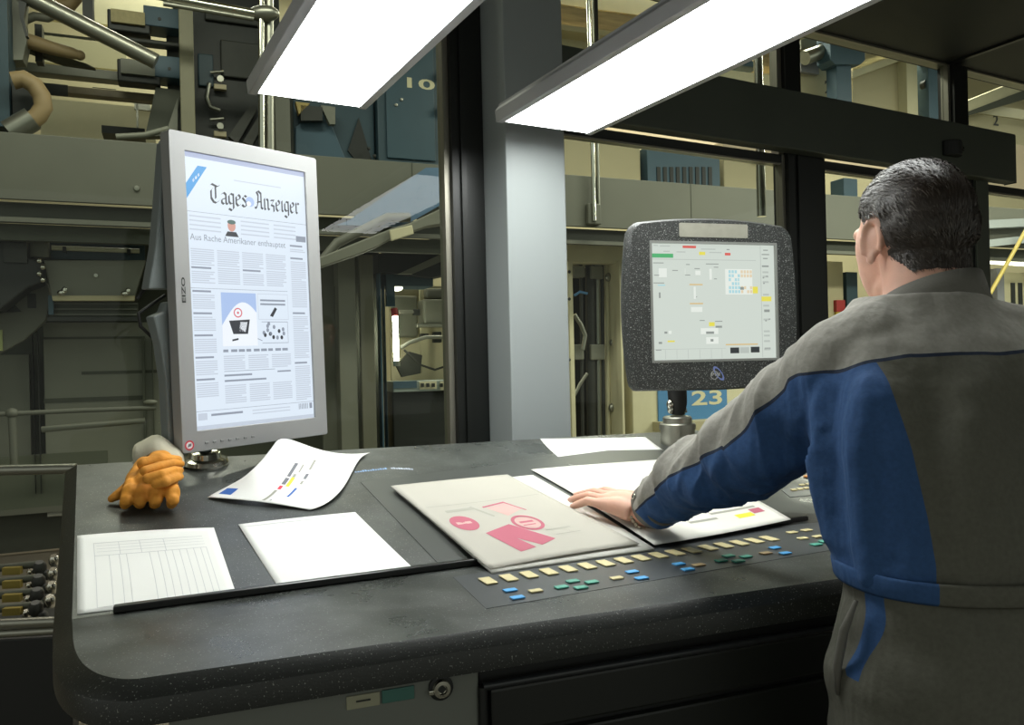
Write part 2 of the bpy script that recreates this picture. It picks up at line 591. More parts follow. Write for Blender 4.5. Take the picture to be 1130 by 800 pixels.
def S(px, py, h=0.):
    """point on the sloping desk top (h above it)"""
    return hit(px, py, A0 + SN * h, SN)


def F(px, py, h=0.):
    """point on the level front strip of the desk"""
    return hit(px, py, Vector((0, 0, DZ + h)), ZV)


m_desk = M('black_speckled_laminate', '383b38', .36, var=.45, scale=8, speck=('8f918d', 420, .68), smudge=.16)
m_deskedge = M('black_speckled_edge', '1d1f1c', .42, speck=('80827c', 420, .68), bump=.1, bscale=300)
m_inset = M('smooth_grey_plate', '3c3f3c', .38)
m_membrane = M('keypad_foil', '45484a', .33)
m_cab = M('cabinet_grey', '6c6f68', .5, var=.04)

desk = thing('control_desk', 'large black speckled press control desk with sloping top and coloured keys', 'desk', (.1, 1.5, 0))
fl, frr = F(130, 752), F(915, 640)
fdir = (frr - fl).normalized()
f_far = fl + fdir * 2.3
l_far = A0 + E1 * (1.95)
lk = S(82, 600)                      # left edge


def vline(p, q, n):
    return [p + (q - p) * i / n for i in range(n + 1)]


corner_c = F(112, 727)
left_front = F(81, 722)
# top outline of the level front strip (rounded near corner)
p0, p1, p2 = F(80.5, 700), F(80, 753), fl + fdir * .02
arc = []
for i in range(17):
    t = i / 16
    arc.append(p0 * (1 - t) ** 2 + p1 * 2 * t * (1 - t) + p2 * t * t)
hl = hit(81.5, 677, Vector((0, 0, DZ)), ZV)
# left end of the ledge line
e_left = A0 + E1 * ((hl - A0).dot(E1))
front_poly = [e_left] + arc + [f_far, l_far]
bl = S(85, 513); br = S(768, 474.5); brr = S(1010, 548)
slope_poly = [e_left, l_far, brr, br, bl]
# slab: top faces, bevelled rim, vertical rim
outline = [e_left] + arc + [f_far, l_far, brr, br, bl]
cen = sum(outline, Vector()) / len(outline)


def outset(pts, dist):
    n = len(pts); out = []
    for i, p in enumerate(pts):
        a, b = pts[i - 1], pts[(i + 1) % n]
        d1 = Vector(((p - a).y, -(p - a).x, 0)); d2 = Vector(((b - p).y, -(b - p).x, 0))
        d1 = d1.normalized() if d1.length > 1e-6 else Vector(); d2 = d2.normalized() if d2.length > 1e-6 else Vector()
        nn = (d1 + d2)
        nn = nn.normalized() / max(.5, nn.normalized().dot(d2 if d2.length else d1))
        out.append(p + nn * dist)
    return out


mb = MB()
mb.add(front_poly, [list(range(len(front_poly)))]); mb.add(slope_poly, [list(range(5))])
o1 = outset(outline, .016); o2 = outset(outline, .023); o3 = outset(outline, .024)
r0 = outline
r1 = [p - ZV * .015 for p in o2]; r2 = [p - ZV * .017 for p in o3]; r3 = [p - ZV * .046 for p in o3]; r4 = [p - ZV * .049 for p in o1]
# test orientation: outset must grow the outline
if sum((o - cen).length for o in o1) < sum((o - cen).length for o in outline):
    o1 = outset(outline, -.016); o2 = outset(outline, -.023); o3 = outset(outline, -.024)
    r1 = [p - ZV * .015 for p in o2]; r2 = [p - ZV * .017 for p in o3]; r3 = [p - ZV * .046 for p in o3]; r4 = [p - ZV * .049 for p in o1]
top = mb.build('desk_top', m_desk, desk)
mb = MB(); mb.loft([r0, r1, r2, r3, r4], cap=False)
mb.add(r4, [list(range(len(r4)))])
rim = mb.build('desk_rim', m_deskedge, desk, smooth=True)

# smooth plate let into the slope
mb = MB(); mb.prism([S(398, 532.5), S(489, 628), S(905, 569), S(745, 488)], SN * .0012)
mb.build('viewing_plate', m_inset, desk)
# paper stop
lr = A0 + E1 * ((B0 - A0).length)
mb = MB(); mb.prism([A0 - E2 * .007, A0 + E2 * .007, lr + E2 * .007, lr - E2 * .007], ZV * .012)
mb.build('paper_ledge', M('satin_black', '0e0f0e', .3), desk, bevel=.003)
# lettering on the desk, too worn to read: two short rows of marks
mb = MB()
rng = random.Random(3)


def between(p, q, t, dv=0.):
    return p + (q - p) * t + SV * dv


p, q = S(392, 521.5, .0006), S(428, 517.5, .0006)
for i in range(13):
    t0, t1 = i / 13, (i + .72) / 13
    h = .007 if rng.random() < .6 else .011
    mb.add([between(p, q, t0), between(p, q, t1), between(p, q, t1, h), between(p, q, t0, h)], [(0, 1, 2, 3)])
p, q = S(432, 517.2, .0006), S(457, 518.5, .0006)
for i in range(9):
    t0, t1 = i / 9, (i + .7) / 9
    h = .008 if rng.random() < .6 else .012
    mb.add([between(p, q, t0), between(p, q, t1), between(p, q, t1, h), between(p, q, t0, h)], [(0, 1, 2, 3)], 1)
mb.build('worn_lettering', [M('print_blue', '7f9fc8', .6), M('print_pale', 'b4bccb', .6)], desk)

# keypad foil on the front strip and its keys
kp = MB().prism([F(500, 637), F(536.5, 672), F(960, 600), F(940, 565)], ZV * .0006).build('keypad', m_membrane, desk)
km = {'cream': M('key_cream', 'c9bd8e', .5), 'blue': M('key_blue', '4fa3e0', .45), 'green': M('key_green', '4fa08c', .45), 'tan': M('key_tan', 'a58f6a', .5), 'orange': M('key_orange', 'd88a3a', .5)}


def key(px, py, wx, wy, col, plane=F, skew=-.5, par=None):
    c = plane(px, py, .0012)
    up = ZV if plane is F else SN
    ey = E2 if plane is F else SV
    y = (ey + E1 * skew * 0).normalized()
    mb = MB(); mb.box(c + up * .0012, (E1, y, up), (wx / 2, wy / 2, .0012))
    return mb.build('key', km[col], par or kp, bevel=.0006, seg=1)


ka, kb = F(538.5, 642.5), F(848.7, 595.5)
for i in range(17):
    p = ka + (kb - ka) * i / 16
    mb = MB(); mb.box(p + ZV * .0024, (E1, E2, ZV), (.0098, .019, .0012)); mb.build('key', km['cream'], kp, bevel=.0006, seg=1)
for x, y in ((563, 652), (571, 660), (697.5, 631.6), (708, 638.5), (749, 623), (759, 629), (855, 605), (866.5, 611)):
    key(x, y, .0205, .0135, 'blue')
for x, y in ((619.5, 648.5), (632, 642), (641, 649), (653, 643), (795.8, 619), (804, 614), (814.7, 619.6), (823, 614.8), (900.5, 601.5), (910, 598)):
    key(x, y, .0205, .0135, 'green')
for x, y, c in ((591, 652.6, 'cream'), (680.6, 638.5, 'cream'), (771, 624, 'tan'), (845, 611, 'tan'), (874, 588, 'cream'), (890, 585.6, 'cream'), (886, 594.6, 'cream'), (902.6, 592.5, 'cream')):
    key(x, y, .0205, .0135, c)
k2 = MB().prism([S(862, 541), S(872, 549), S(960, 541), S(930, 525)], SN * .0012).build('keypad', m_membrane, desk)
for x, y, c in ((876, 541, 'cream'), (883, 540, 'cream'), (890, 539, 'cream'), (885, 535.5, 'cream'), (892, 534.5, 'cream'), (896, 530, 'green'), (890, 526, 'orange'), (901, 533, 'green')):
    key(x, y, .015, .010, c, S, par=k2)

# desk body: grey front, black door, dark plinth
ft = DZ - .049


def front(px, py, inset):
    """point on the desk's upright front, inset behind the rim"""
    n = Vector((-fdir.y, fdir.x, 0))
    return hit(px, py, fl + n * inset, n)


fn_ = Vector((-fdir.y, fdir.x, 0))
g0, g1 = front(186, 790, .02), front(529, 770, .02)
g0.z = g1.z = .08
mb = MB(); mb.prism([g0, g1, g1 + fn_ * .55, g0 + fn_ * .55], ZV * (ft - .08))
mb.build('cabinet_body', m_cab, desk, bevel=.004)
h0 = g1 + fdir * .004 + fn_ * .012; h1 = h0 + fdir * 1.05
mb = MB(); mb.prism([h0, h1, h1 + fn_ * .5, h0 + fn_ * .5], ZV * (ft - .08))
mb.build('base_cabinet', m_black2, desk)
zg = front(700, 790, .01).z
mb = MB(); q0 = h0 - fn_ * .012; q1 = q0 + fdir * 1.0
zt_ = front(600, 737, .01).z
for (a, b) in ((zg + .004, zt_ - .022), (.1, zg - .004)):
    mb = MB(); p = Vector((q0.x, q0.y, a)) + fdir * .012; p2 = Vector((q1.x, q1.y, a))
    mb.prism([p, p2, p2 + fn_ * .02, p + fn_ * .02], ZV * (b - a))
    mb.build('front_panel', M('black_door', '191b18', .45), desk, bevel=.004)
mb = MB(); p = Vector((q0.x, q0.y, zt_ - .014)) - fn_ * .004; mb.tube([p, p + fdir * 1.0], .006, 10)
mb.build('trim_strip', M('satin_dark', '26282a', .35), desk, smooth=True)
mb = MB(); p = Vector((q0.x, q0.y, .1)) - fn_ * .004; mb.tube([p, p + ZV * (zt_ - .114)], .006, 10)
mb.build('trim_strip', m_black2, desk, smooth=True)
mb = MB(); p = g0 + fn_ * .05; p2 = h1 + fn_ * .05
mb.prism([Vector((p.x, p.y, 0)), Vector((p2.x, p2.y, 0)), Vector((p2.x, p2.y, 0)) + fn_ * .42, Vector((p.x, p.y, 0)) + fn_ * .42], ZV * .08)
mb.build('plinth', m_black2, desk)


def plate(x0, y0, x1, y1, mt, nm, t=.003):
    a, b = front(x0, y0, .02), front(x1, y1, .02)
    mb = MB(); p = Vector((a.x, a.y, b.z)); q_ = Vector((b.x, b.y, b.z)); hgt = a.z - b.z - .002
    mb.prism([p, q_, q_ - fn_ * t, p - fn_ * t], ZV * .017)
    return mb.build(nm, mt, desk, bevel=.0008)


tg = plate(382, 770, 419, 777, M('label_cream', '9a9880', .5), 'label_plate')
mb = MB(); a = front(393, 775.5, .016); b = front(409, 772.5, .016)
mb.add([a, Vector((b.x, b.y, a.z)), Vector((b.x, b.y, a.z + .0025)), Vector((a.x, a.y, a.z + .0025))], [(0, 1, 2, 3)]); mb.build('label_print', m_dark2, tg)
plate(421, 763, 457, 770, M('label_green', '3f6b62', .45), 'label_plate')
lc = front(486, 758, .02)
mb = MB(); mb.lathe([(0, 0), (.0125, 0), (.0125, .008), (.011, .011), (.0065, .0115), (.006, .008), (0, .008)], lc, -fn_)
lk_ = mb.build('lock', m_chrome, desk, smooth=True)
mb = MB(); mb.box(lc - fn_ * .0088, ((fdir + ZV).normalized(), (fdir - ZV).normalized(), fn_), (.0042, .0042, .0012)); mb.build('key_slot', m_dark, lk_)
mb = MB(); mb.lathe([(.0125, .0), (.0165, .0), (.0165, .004), (.0125, .005), (.0125, 0)], lc, -fn_); mb.build('lock_collar', m_black2, lk_, smooth=True)
mb = MB(); mb.box(lc - fn_ * .006 - fdir * .0135 - ZV * .003, (fdir, fn_, ZV), (.004, .003, .003)); mb.build('lock_tab', m_chrome, lk_, bevel=.001)

# ------------------------------------------------------------------ papers
m_paper = M('white_paper', 'e6e6e2', .7)
m_news = M('newsprint', 'aba79d', .8, var=.02)
m_newsw = M('newsprint_white', 'd6d4cc', .8)
m_ink = M('faint_ink', 'c6c7c8', .8)
m_ink2 = M('dark_ink', '6f7076', .8)
m_inkblue = M('ink_blue', '2f5fae', .7)
m_inkred = M('ink_red', 'd2344a', .7)
m_inkyel = M('ink_yellow', 'd9d23a', .7)
m_inkrose = M('ink_rose', 'ad5a6c', .8)
m_inkpale = M('ink_pale_rose', 'bf9d98', .8)
m_inkgrey = M('ink_grey', '9a9a90', .8)


def lag(n, t):
    if n == 2: return (1 - t, t)
    if n == 3: return (2 * (t - .5) * (t - 1), -4 * t * (t - 1), 2 * t * (t - .5))
    k = [i / (n - 1) for i in range(n)]; out = []
    for i in range(n):
        v = 1.
        for j in range(n):
            if j != i: v *= (t - k[j]) / (k[i] - k[j])
        out.append(v)
    return out


def sheet_fn(grid, wob=0., seed=0, clear=.0012):
    """grid[row][col] = (px, py, height above desk); row 0 is the far edge"""
    pts = [[S(x, y, h + clear) for x, y, h in row] for row in grid]
    nr, nc = len(grid), len(grid[0])

    def fn(u, v, up=0.):
        a, b = lag(nr, v), lag(nc, u); p = Vector()
        for i in range(nr):
            for j in range(nc): p += pts[i][j] * (a[i] * b[j])
        if wob: p += SN * (wob * (noise.noise(Vector((u * 2.5 + seed, v * 2.5, seed))) + .5))
        return p + SN * up
    return fn


def sheet(name, label, cat, grid, base, prints=(), wob=0., seed=0, n=18, thick=.0006, clear=.0012, group=None, parent=None):
    fn = sheet_fn(grid, wob, seed, clear)
    mb = MB()
    vs = [fn(i / n, j / n) for j in range(n + 1) for i in range(n + 1)]
    fs = [(j * (n + 1) + i, j * (n + 1) + i + 1, (j + 1) * (n + 1) + i + 1, (j + 1) * (n + 1) + i) for j in range(n) for i in range(n)]
    mb.add(vs, fs)
    k = len(vs); vb = [v - SN * thick for v in vs]
    mb.add(vb, [f[::-1] for f in fs])
    m = n + 1
    edge = list(range(n)) + [j * m + n for j in range(n)] + [n * m + i for i in range(n, 0, -1)] + [j * m for j in range(n, 0, -1)]
    for a, b in zip(edge, edge[1:] + edge[:1]):
        mb.f.append([a, a + k, b + k, b]); mb.m.append(0)
    mats = [base]
    for vf, mt in prints:
        if mt not in mats: mats.append(mt)
        if len(vf[0]) == 4:      # follow the sheet's curve
            q = vf[0]; k = 8
            vf = ([tuple(q[0][a_] * (1 - s_) * (1 - t_) + q[1][a_] * s_ * (1 - t_) + q[2][a_] * s_ * t_ + q[3][a_] * (1 - s_) * t_ for a_ in (0, 1)) for t_ in [j / k for j in range(k + 1)] for s_ in [i / k for i in range(k + 1)]],
                  [(j * (k + 1) + i, j * (k + 1) + i + 1, (j + 1) * (k + 1) + i + 1, (j + 1) * (k + 1) + i) for j in range(k) for i in range(k)])
        mb.d2(vf, lambda u, v: fn(u, v, .0005), mats.index(mt))
    o = mb.build(name, mats, parent, smooth='all', fix=False)
    if not parent: tagp(o, label, cat, group)
    return o


def form_lines():
    out = []
    for v in (.13, .3, .955): out.append((rect2(.12, v, .9, v + .006), m_ink))
    for v in (.17, .21, .25): out.append((rect2(.14, v, .9, v + .004), m_ink))
    for u in (.12, .22, .29, .34, .5, .56, .61, .66, .71, .76, .81, .86, .9): out.append((rect2(u, .3, u + .004, .955), m_ink))
    for u in (.12, .3, .45, .62): out.append((rect2(u, .13, u + .004, .3), m_ink))
    return out


sheet('paper_form', 'white ruled form sheet lying at the left end of the desk', 'paper',
      [[(85, 591, 0), (158, 585.5, .001), (236, 582, 0)], [(85, 632, 0), (168, 625, 0), (247.5, 616.5, 0)], [(85, 677.5, 0), (175, 666.5, 0), (261, 656, 0)]], m_paper, form_lines())
sheet('paper_sheet', 'plain white sheet on the desk between ruled form and grey plate', 'paper',
      [[(263, 578.5, .002), (330, 571, 0), (392, 565, 0)], [(284, 612, 0), (358, 604, 0), (424, 596.5, 0)], [(309, 650.5, 0), (385, 641, 0), (461, 631.5, 0)]], m_paper,
      [(rect2(.03, .05, .9, .058), m_ink)])
sheet('paper_sheet', 'plain white sheet lying at the back edge beside the steel stand', 'paper',
      [[(596, 484, 0), (655, 483.5, .001), (712, 482, 0)], [(610, 499, 0), (671, 497, 0), (731, 496, 0)], [(630, 514, 0), (692, 512, 0), (752, 509, 0)]], m_paper)
# buckled print with a blue corner label
pr = [(rect2(.045, .86, .17, .955), m_inkblue), (rect2(.36, .16, .52, .19), m_ink2)]
for i in range(9):
    pr.append((rect2(.42 + .02 * (i % 2), .1 + i * .075, .5, .1 + i * .075 + .03), m_ink2 if i % 3 else m_inkgrey))
pr = [(rect2(.05, .8, .17, .93), m_inkblue)]
for u0, u1, v0, v1, mt in ((.5, .53, .3, .5, m_ink2), (.5, .535, .52, .62, m_ink2), (.5, .53, .64, .7, m_inkred), (.49, .515, .72, .95, m_inkgrey), (.545, .57, .45, .5, m_inkgrey), (.545, .575, .5, .64, m_inkyel), (.57, .585, .3, .42, m_inkgrey), (.64, .66, .2, .36, m_inkgrey), (.64, .665, .42, .5, m_ink2), (.64, .66, .53, .58, m_inkgrey), (.63, .65, .64, .8, m_inkblue), (.72, .735, .15, .3, m_ink), (.55, .56, .9, .93, m_ink2)):
    pr.append((rect2(u0, v0, u1, v1), mt))
sheet('printed_sheet', 'buckled white print with a small blue corner label beside the tall monitor', 'paper',
      [[(304, 487.7, .05), (324, 486, .045), (357, 497, .012), (408, 499.5, .006)],
       [(279, 518, .04), (306, 510, .045), (345, 517, .014), (392, 514, .004)],
       [(256, 534, .014), (288, 534, .026), (329, 541, .012), (377, 540, .006)],
       [(229, 548.5, .002), (268, 551.5, .008), (305, 556, .006), (342, 562.5, .001)]], m_paper, pr, n=26, clear=.002)
# open newspaper: pile of folded pages, then its right half
prn = []
prn.append((ring2(.17, .56, .085, .085, .9), m_inkrose)); prn.append((rect2(.12, .545, .22, .57), m_inkpale))
prn.append((ring2(.56, .64, .1, .09, .22), m_inkrose)); prn.append((disc2(.56, .64, .075, .065), m_inkpale)); prn.append((rect2(.51, .62, .61, .64), m_inkrose)); prn.append((rect2(.51, .66, .6, .67), m_inkrose))
prn.append((([(.14, .40), (.34, .39), (.34, .42), (.14, .43)], [(0, 1, 2, 3)]), m_inkgrey)); prn.append((([(.34, .38), (.42, .52), (.40, .53), (.32, .39)], [(0, 1, 2, 3)]), m_inkgrey))
prn.append((([(.41, .40), (.6, .37), (.6, .385), (.41, .415)], [(0, 1, 2, 3)]), m_inkrose)); prn.append((([(.43, .42), (.6, .39), (.66, .48), (.5, .54)], [(0, 1, 2, 3)]), m_inkpale)); prn.append((([(.6, .37), (.68, .5), (.67, .505), (.59, .385)], [(0, 1, 2, 3)]), m_inkrose))
prn.append((([(.22, .69), (.43, .63), (.58, .84), (.45, .88), (.36, .78), (.40, .89), (.28, .91)], [(0, 1, 2, 3, 4, 5, 6)]), m_inkrose))
prn.append((rect2(.05, .335, .95, .34), m_inkgrey)); prn.append((rect2(.6, .74, .78, .75), m_inkgrey)); prn.append((rect2(.62, .8, .8, .805), m_inkgrey))
news = thing('newspaper', 'open newspaper proof with red printed shapes under the worker\'s hand', 'newspaper', S(580, 580, .001))
sheet('folded_pages', '', '', [[(436, 540, 0), (510, 532, 0), (588, 524, 0)], [(484, 580, 0), (565, 570, 0), (650, 560, 0)], [(543, 631, .012), (632, 618, .012), (722, 605, .012)]], m_newsw, thick=.004, clear=.0055, parent=news)
sheet('front_page', '', '', [[(431, 536, .004), (505, 528.5, .004), (560, 523.5, .005)], [(478, 575, .004), (556, 566, .008), (622, 556, .009)], [(541, 628, .010), (625, 612, .013), (706, 600, .012)]], m_news, prn, n=24, clear=.0085, parent=news)
sheet('page', '', '', [[(586, 518, .001), (650, 512.5, .001), (730, 507, 0)], [(645, 552, .002), (720, 545, .002), (800, 534, 0)], [(722, 601, .013), (800, 588, .013), (873, 573, .011)]], m_newsw,
      [(rect2(.15, .1, .5, .105), m_ink), (rect2(.3, .25, .31, .26), m_ink2), (rect2(.36, .22, .4, .235), m_ink), (rect2(.68, .72, .78, .76), m_inkyel), (rect2(.8, .68, .9, .74), M('ink_green', '7fae5a', .8)), (rect2(.6, .8, .92, .82), m_inkgrey), (rect2(.72, .86, .84, .9), m_inkyel), (rect2(.85, .83, .93, .88), m_inkrose), (rect2(.4, .85, .6, .87), m_inkgrey)], n=24, clear=.0045, parent=news)

# ------------------------------------------------------------------ tall portrait monitor
YL, YR = 1.72, 2.03


def vq(tl, tr, br, bl, yl, yr):
    return P(tl[0], tl[1], yl), P(tr[0], tr[1], yr), P(br[0], br[1], yr), P(bl[0], bl[1], yl)


class Panel:
    """flat upright panel with its own right / up / towards-viewer axes"""

    def __init__(s, tl, tr, br, bl, yl, yr):
        a, b, c, d = vq(tl, tr, br, bl, yl, yr)
        s.o = (a + b + c + d) / 4
        s.x = ((b - a) + (c - d)).normalized(); u = (a - d) + (b - c)
        s.n = s.x.cross(u).normalized() * -1
        if s.n.dot(CAMP - s.o) < 0: s.n = -s.n
        s.y = s.n.cross(s.x).normalized()
        s.w = ((b - a).dot(s.x) + (c - d).dot(s.x)) / 4; s.h = ((a - d).dot(s.y) + (b - c).dot(s.y)) / 4
        s.ax = (s.x, s.y, s.n)

    def at(s, u, v, d=0.):
        return s.o + s.x * u + s.y * v + s.n * d

    def uv(s, px, py, d=0.):
        p = hit(px, py, s.o + s.n * d, s.n) - s.o
        return p.dot(s.x), p.dot(s.y)


def frame_mesh(pn, outer, inner, d0, d1, depth_in, m_out=0):
    """picture-frame solid between two closed loops of (u, v), front d1, back d0"""
    n = len(outer); mb = MB()
    rings = [[pn.at(u, v, d0) for u, v in outer], [pn.at(u, v, d1) for u, v in outer], [pn.at(u, v, d1) for u, v in inner], [pn.at(u, v, depth_in) for u, v in inner]]
    return mb.loft(rings, cap=False)


m_mon = M('monitor_silver', '9b9b9b', .42, .15)
m_monb = M('monitor_back', '767d7d', .5)
pm = Panel((189, 142), (352, 176), (358.5, 479), (198.5, 502), YL, YR)
mon = thing('portrait_monitor', 'tall silver portrait monitor showing a newspaper front page', 'monitor', S(228, 510))
su0, sv1 = pm.uv(208, 168); su1, sv0 = pm.uv(343, 461)
su0, su1, sv0, sv1 = -pm.w + .036, pm.w - .036, -pm.h + .046, pm.h - .040
ww, hh = pm.w, pm.h


def rr(x0, y0, x1, y1, r, n=4):
    out = []
    for cx, cy, a0 in ((x1 - r, y1 - r, 0), (x0 + r, y1 - r, 90), (x0 + r, y0 + r, 180), (x1 - r, y0 + r, 270)):
        for k in range(n + 1):
            a = R(a0 + 90 * k / n); out.append((cx + r * math.cos(a), cy + r * math.sin(a)))
    return out


frame_mesh(pm, rr(-ww, -hh, ww, hh, .006), rr(su0, sv0, su1, sv1, .001), -.034, 0, -.006).build('bezel', m_mon, mon, bevel=.0015)
mb = MB(); mb.box(pm.at((su0 + su1) / 2, (sv0 + sv1) / 2, -.0085), pm.ax, ((su1 - su0) / 2 + .002, (sv1 - sv0) / 2 + .002, .0025))
SW, SH = su1 - su0, sv1 - sv0


def sc(u, v, d=-.0056):     # page coordinates 0..1, v from the top
    return pm.at(su0 + u * SW, sv1 - v * SH, d)


s_bg = EM('screen_page', 'dde9f6', 1.0)
s_txt = EM('screen_text', 'c3cddb', 1.0)
s_hd = EM('screen_head', '8e97a6', 1.0)
s_blk = EM('screen_black', '2c2f38', 1.0)
s_blu = EM('screen_blue', '3f9bdc', 1.0)
s_sky = EM('screen_sky', 'a9c1ea', 1.0)
s_wht = EM('screen_white', 'eef4fb', 1.0)
s_red = EM('screen_red', 'd86a74', 1.0)
s_top = EM('screen_rim', 'a9b4d2', 1.0)
s_skin = EM('screen_skin', 'd09a8c', 1.0)
s_hat = EM('screen_hat', '4d6b66', 1.0)
mats = [m_monb, s_bg, s_txt, s_hd, s_blk, s_blu, s_sky, s_wht, s_red, s_top, s_skin, s_hat]


def flip(vf):
    return vf


AB = SW / SH   # one unit of v is 1/AB units of u
mb.d2(rect2(0, 0, 1, 1), lambda u, v: sc(u, v, -.0059), 1)
mb.d2(rect2(0, 0, 1, .018), lambda u, v: sc(u, v, -.0057), 9)
mb.d2(rect2(0, .985, 1, 1), lambda u, v: sc(u, v, -.0057), 2)


def stext(body, x0, v0, x1, v1, mi, bold=0.):   # v0 top, v1 bottom
    vs, fs = text2(body, x0, 0, x1, 1, bold)
    mb.add([sc(x, v1 + (v0 - v1) * y) for x, y in vs], fs, mi)


def snib(word, x0, vbase, width, xh, mi):
    vs, fs = nib2(word, x0, 0, width, xh)
    mb.add([sc(x, vbase - y) for x, y in vs], fs, mi)


def srect(x0, v0, x1, v1, mi):
    mb.d2(rect2(x0, v0, x1, v1), sc, mi)


snib('Tages', .185, .172, .30, .043, 4); snib('Anzeiger', .545, .172, .40, .043, 4)
mb.d2(disc2(.505, .150, .036, .036 * AB), sc, 6); mb.d2(disc2(.495, .158, .02, .018 * AB), lambda u, v: sc(u, v, -.0054), 7)
mb.add([sc(0.0, .175), sc(.0, .12), sc(.1, .045), sc(.17, .045)], [(0, 1, 2, 3)], 5)
for a in (.055, .075, .095): mb.add([sc(a, .13 - a * .55), sc(a + .012, .122 - a * .55), sc(a + .018, .130 - a * .55), sc(a + .006, .138 - a * .55)], [(0, 1, 2, 3)], 7)
srect(.0, .212, 1, .2135, 3); srect(.38, .075, .78, .079, 2)
for col in (.02, .42, .70):
    for i in range(4): srect(col, .226 + i * .016, col + (.24 if col < .6 else .2), .231 + i * .016, 2)
# small portrait under the masthead: face, cap and shoulders
mb.d2(disc2(.345, .25, .032, .034 * AB * 1.2), sc, 10); mb.d2(disc2(.345, .236, .034, .016 * AB), lambda u, v: sc(u, v, -.0053), 11)
mb.add([sc(.29, .29), sc(.40, .29), sc(.38, .272), (sc(.31, .272))], [(0, 1, 2, 3)], 4)
stext('Aus Rache Amerikaner enthauptet', .02, .292, .80, .322, 3)
srect(.90, .262, .99, .285, 3)
rng = random.Random(11)


def column(x0, x1, v0, v1, head=False):
    v = v0
    if head:
        srect(x0, v, x1 - .03, v + .007, 3); v += .016
    while v < v1:
        srect(x0, v, x1 - (rng.random() * .05 if rng.random() < .2 else .004), v + .0042, 2); v += .0078


for c in range(4): column(.02 + c * .2, .20 + c * .2, .345, .40, False); column(.02 + c * .2, .20 + c * .2, .41, .47, c in (0, 2))
column(.84, .985, .30, .33, True); column(.84, .985, .35, .55, True); column(.84, .985, .57, .75, True); column(.84, .985, .77, .92, True)
srect(.0, .487, .80, .4885, 3)
for v0 in (.495, .575, .655, .735, .815): column(.02, .19, v0, v0 + .068, True)
# the cartoon: blue sky, white hill, hut, round sign, advert beside
srect(.235, .50, .52, .66, 6)
mb.add([sc(.235 + .285 * k / 12, .66 - .125 * math.sin(math.pi * (.12 + .62 * k / 12)) ** 1.2, -.0054) for k in range(13)] + [sc(.52, .70, -.0054), sc(.235, .70, -.0054)], [list(range(15))], 7)
mb.d2(ring2(.365, .575, .035, .035 * AB, .25), lambda u, v: sc(u, v, -.0052), 8); mb.d2(disc2(.365, .575, .009, .009 * AB), lambda u, v: sc(u, v, -.0052), 8)
for q, mi in (([(.29, .605), (.46, .60), (.44, .655), (.32, .655)], 4), ([(.38, .61), (.44, .61), (.42, .648), (.37, .645)], 7), ([(.31, .675), (.36, .67), (.36, .677), (.31, .682)], 4)):
    mb.add([sc(u, v, -.0051) for u, v in q], [(0, 1, 2, 3)], mi)
for x0, v0, x1, v1 in ((.535, .50, .80, .502), (.535, .50, .538, .60), (.797, .50, .80, .60), (.535, .598, .80, .60)): srect(x0, v0, x1, v1, 2)
for v in (.522, .537): srect(.555, v, .775, v + .007, 3)
mb.add([sc(.635, .585), sc(.66, .59), sc(.70, .558), sc(.68, .552)], [(0, 1, 2, 3)], 4)
for k in range(14): mb.d2(disc2(.57 + rng.random() * .2, .615 + rng.random() * .06, .012, .008), sc, 4 if k % 3 == 0 else 3)
for x0, v0, x1, v1 in ((.56, .608, .79, .610), (.56, .69, .79, .692), (.787, .608, .79, .69)): srect(x0, v0, x1, v1, 3)
mb.add([sc(.44, .655), sc(.56, .68), sc(.56, .683), sc(.44, .658)], [(0, 1, 2, 3)], 3)
for k in range(9): srect(.235 + k * .062, .712, .235 + k * .062 + (.05 if k % 3 else .04), .722, 3)
for c in range(3): column(.235 + c * .2, .41 + c * .2, .735, .782)
srect(.235, .792, .66, .794, 3); srect(.235, .805, .46, .812, 3); srect(.235, .825, .58, .832, 3); srect(.68, .80, .80, .806, 3)
for c in range(3): column(.235 + c * .2, .41 + c * .2, .845, .915)
srect(.0, .932, 1, .9335, 3); srect(.02, .94, .09, .965, 2); srect(.12, .945, .37, .953, 3); srect(.45, .945, .78, .949, 2); srect(.45, .957, .78, .961, 2)
for k in range(7): srect(.86 + k * .013, .938, .866 + k * .013, .96, 3)
srect(.96, .938, .985, .96, 3)
mb.build('screen', mats, mon, fix=False)
# lettering up the left bezel, row of buttons, round sticker
mb = MB(); vs, fs = text2('EIZO', 0, 0, 1, 1, .02)
u0, v0 = pm.uv(203, 334); u1, v1 = pm.uv(203, 306)
mb.add([pm.at(u0 + .0045 - y * .009, v0 + x * (v1 - v0), .0006) for x, y in vs], fs); mb.build('maker_lettering', m_dark, mon, fix=False)
for k in range(7):
    u, v = pm.uv(228 + k * 8.5, 488 - k * 1.3)
    mb = MB(); mb.box(pm.at(u, -hh + .018, .001), pm.ax, (.004, .0022, .001)); mb.build('button', M('button_grey', '8d8d8d', .45), mon, bevel=.0005, seg=1)
u, v = pm.uv(209, 491.5)
mb = MB(); mb.d2(disc2(0, 0, .0105, .0105), lambda a, b: pm.at(u + a, v + b, .0004)); mb.d2(ring2(0, 0, .0108, .0108, .3), lambda a, b: pm.at(u + a, v + b, .0007), 1)
mb.add([pm.at(u + a, v + b, .0007) for a, b in ((-.005, -.004), (.004, -.002), (.005, .004), (-.002, .003))], [(0, 1, 2, 3)], 2)
mb.build('round_sticker', [M('sticker_white', 'e8e4e4', .5), m_inkred, m_ink2], mon, fix=False)
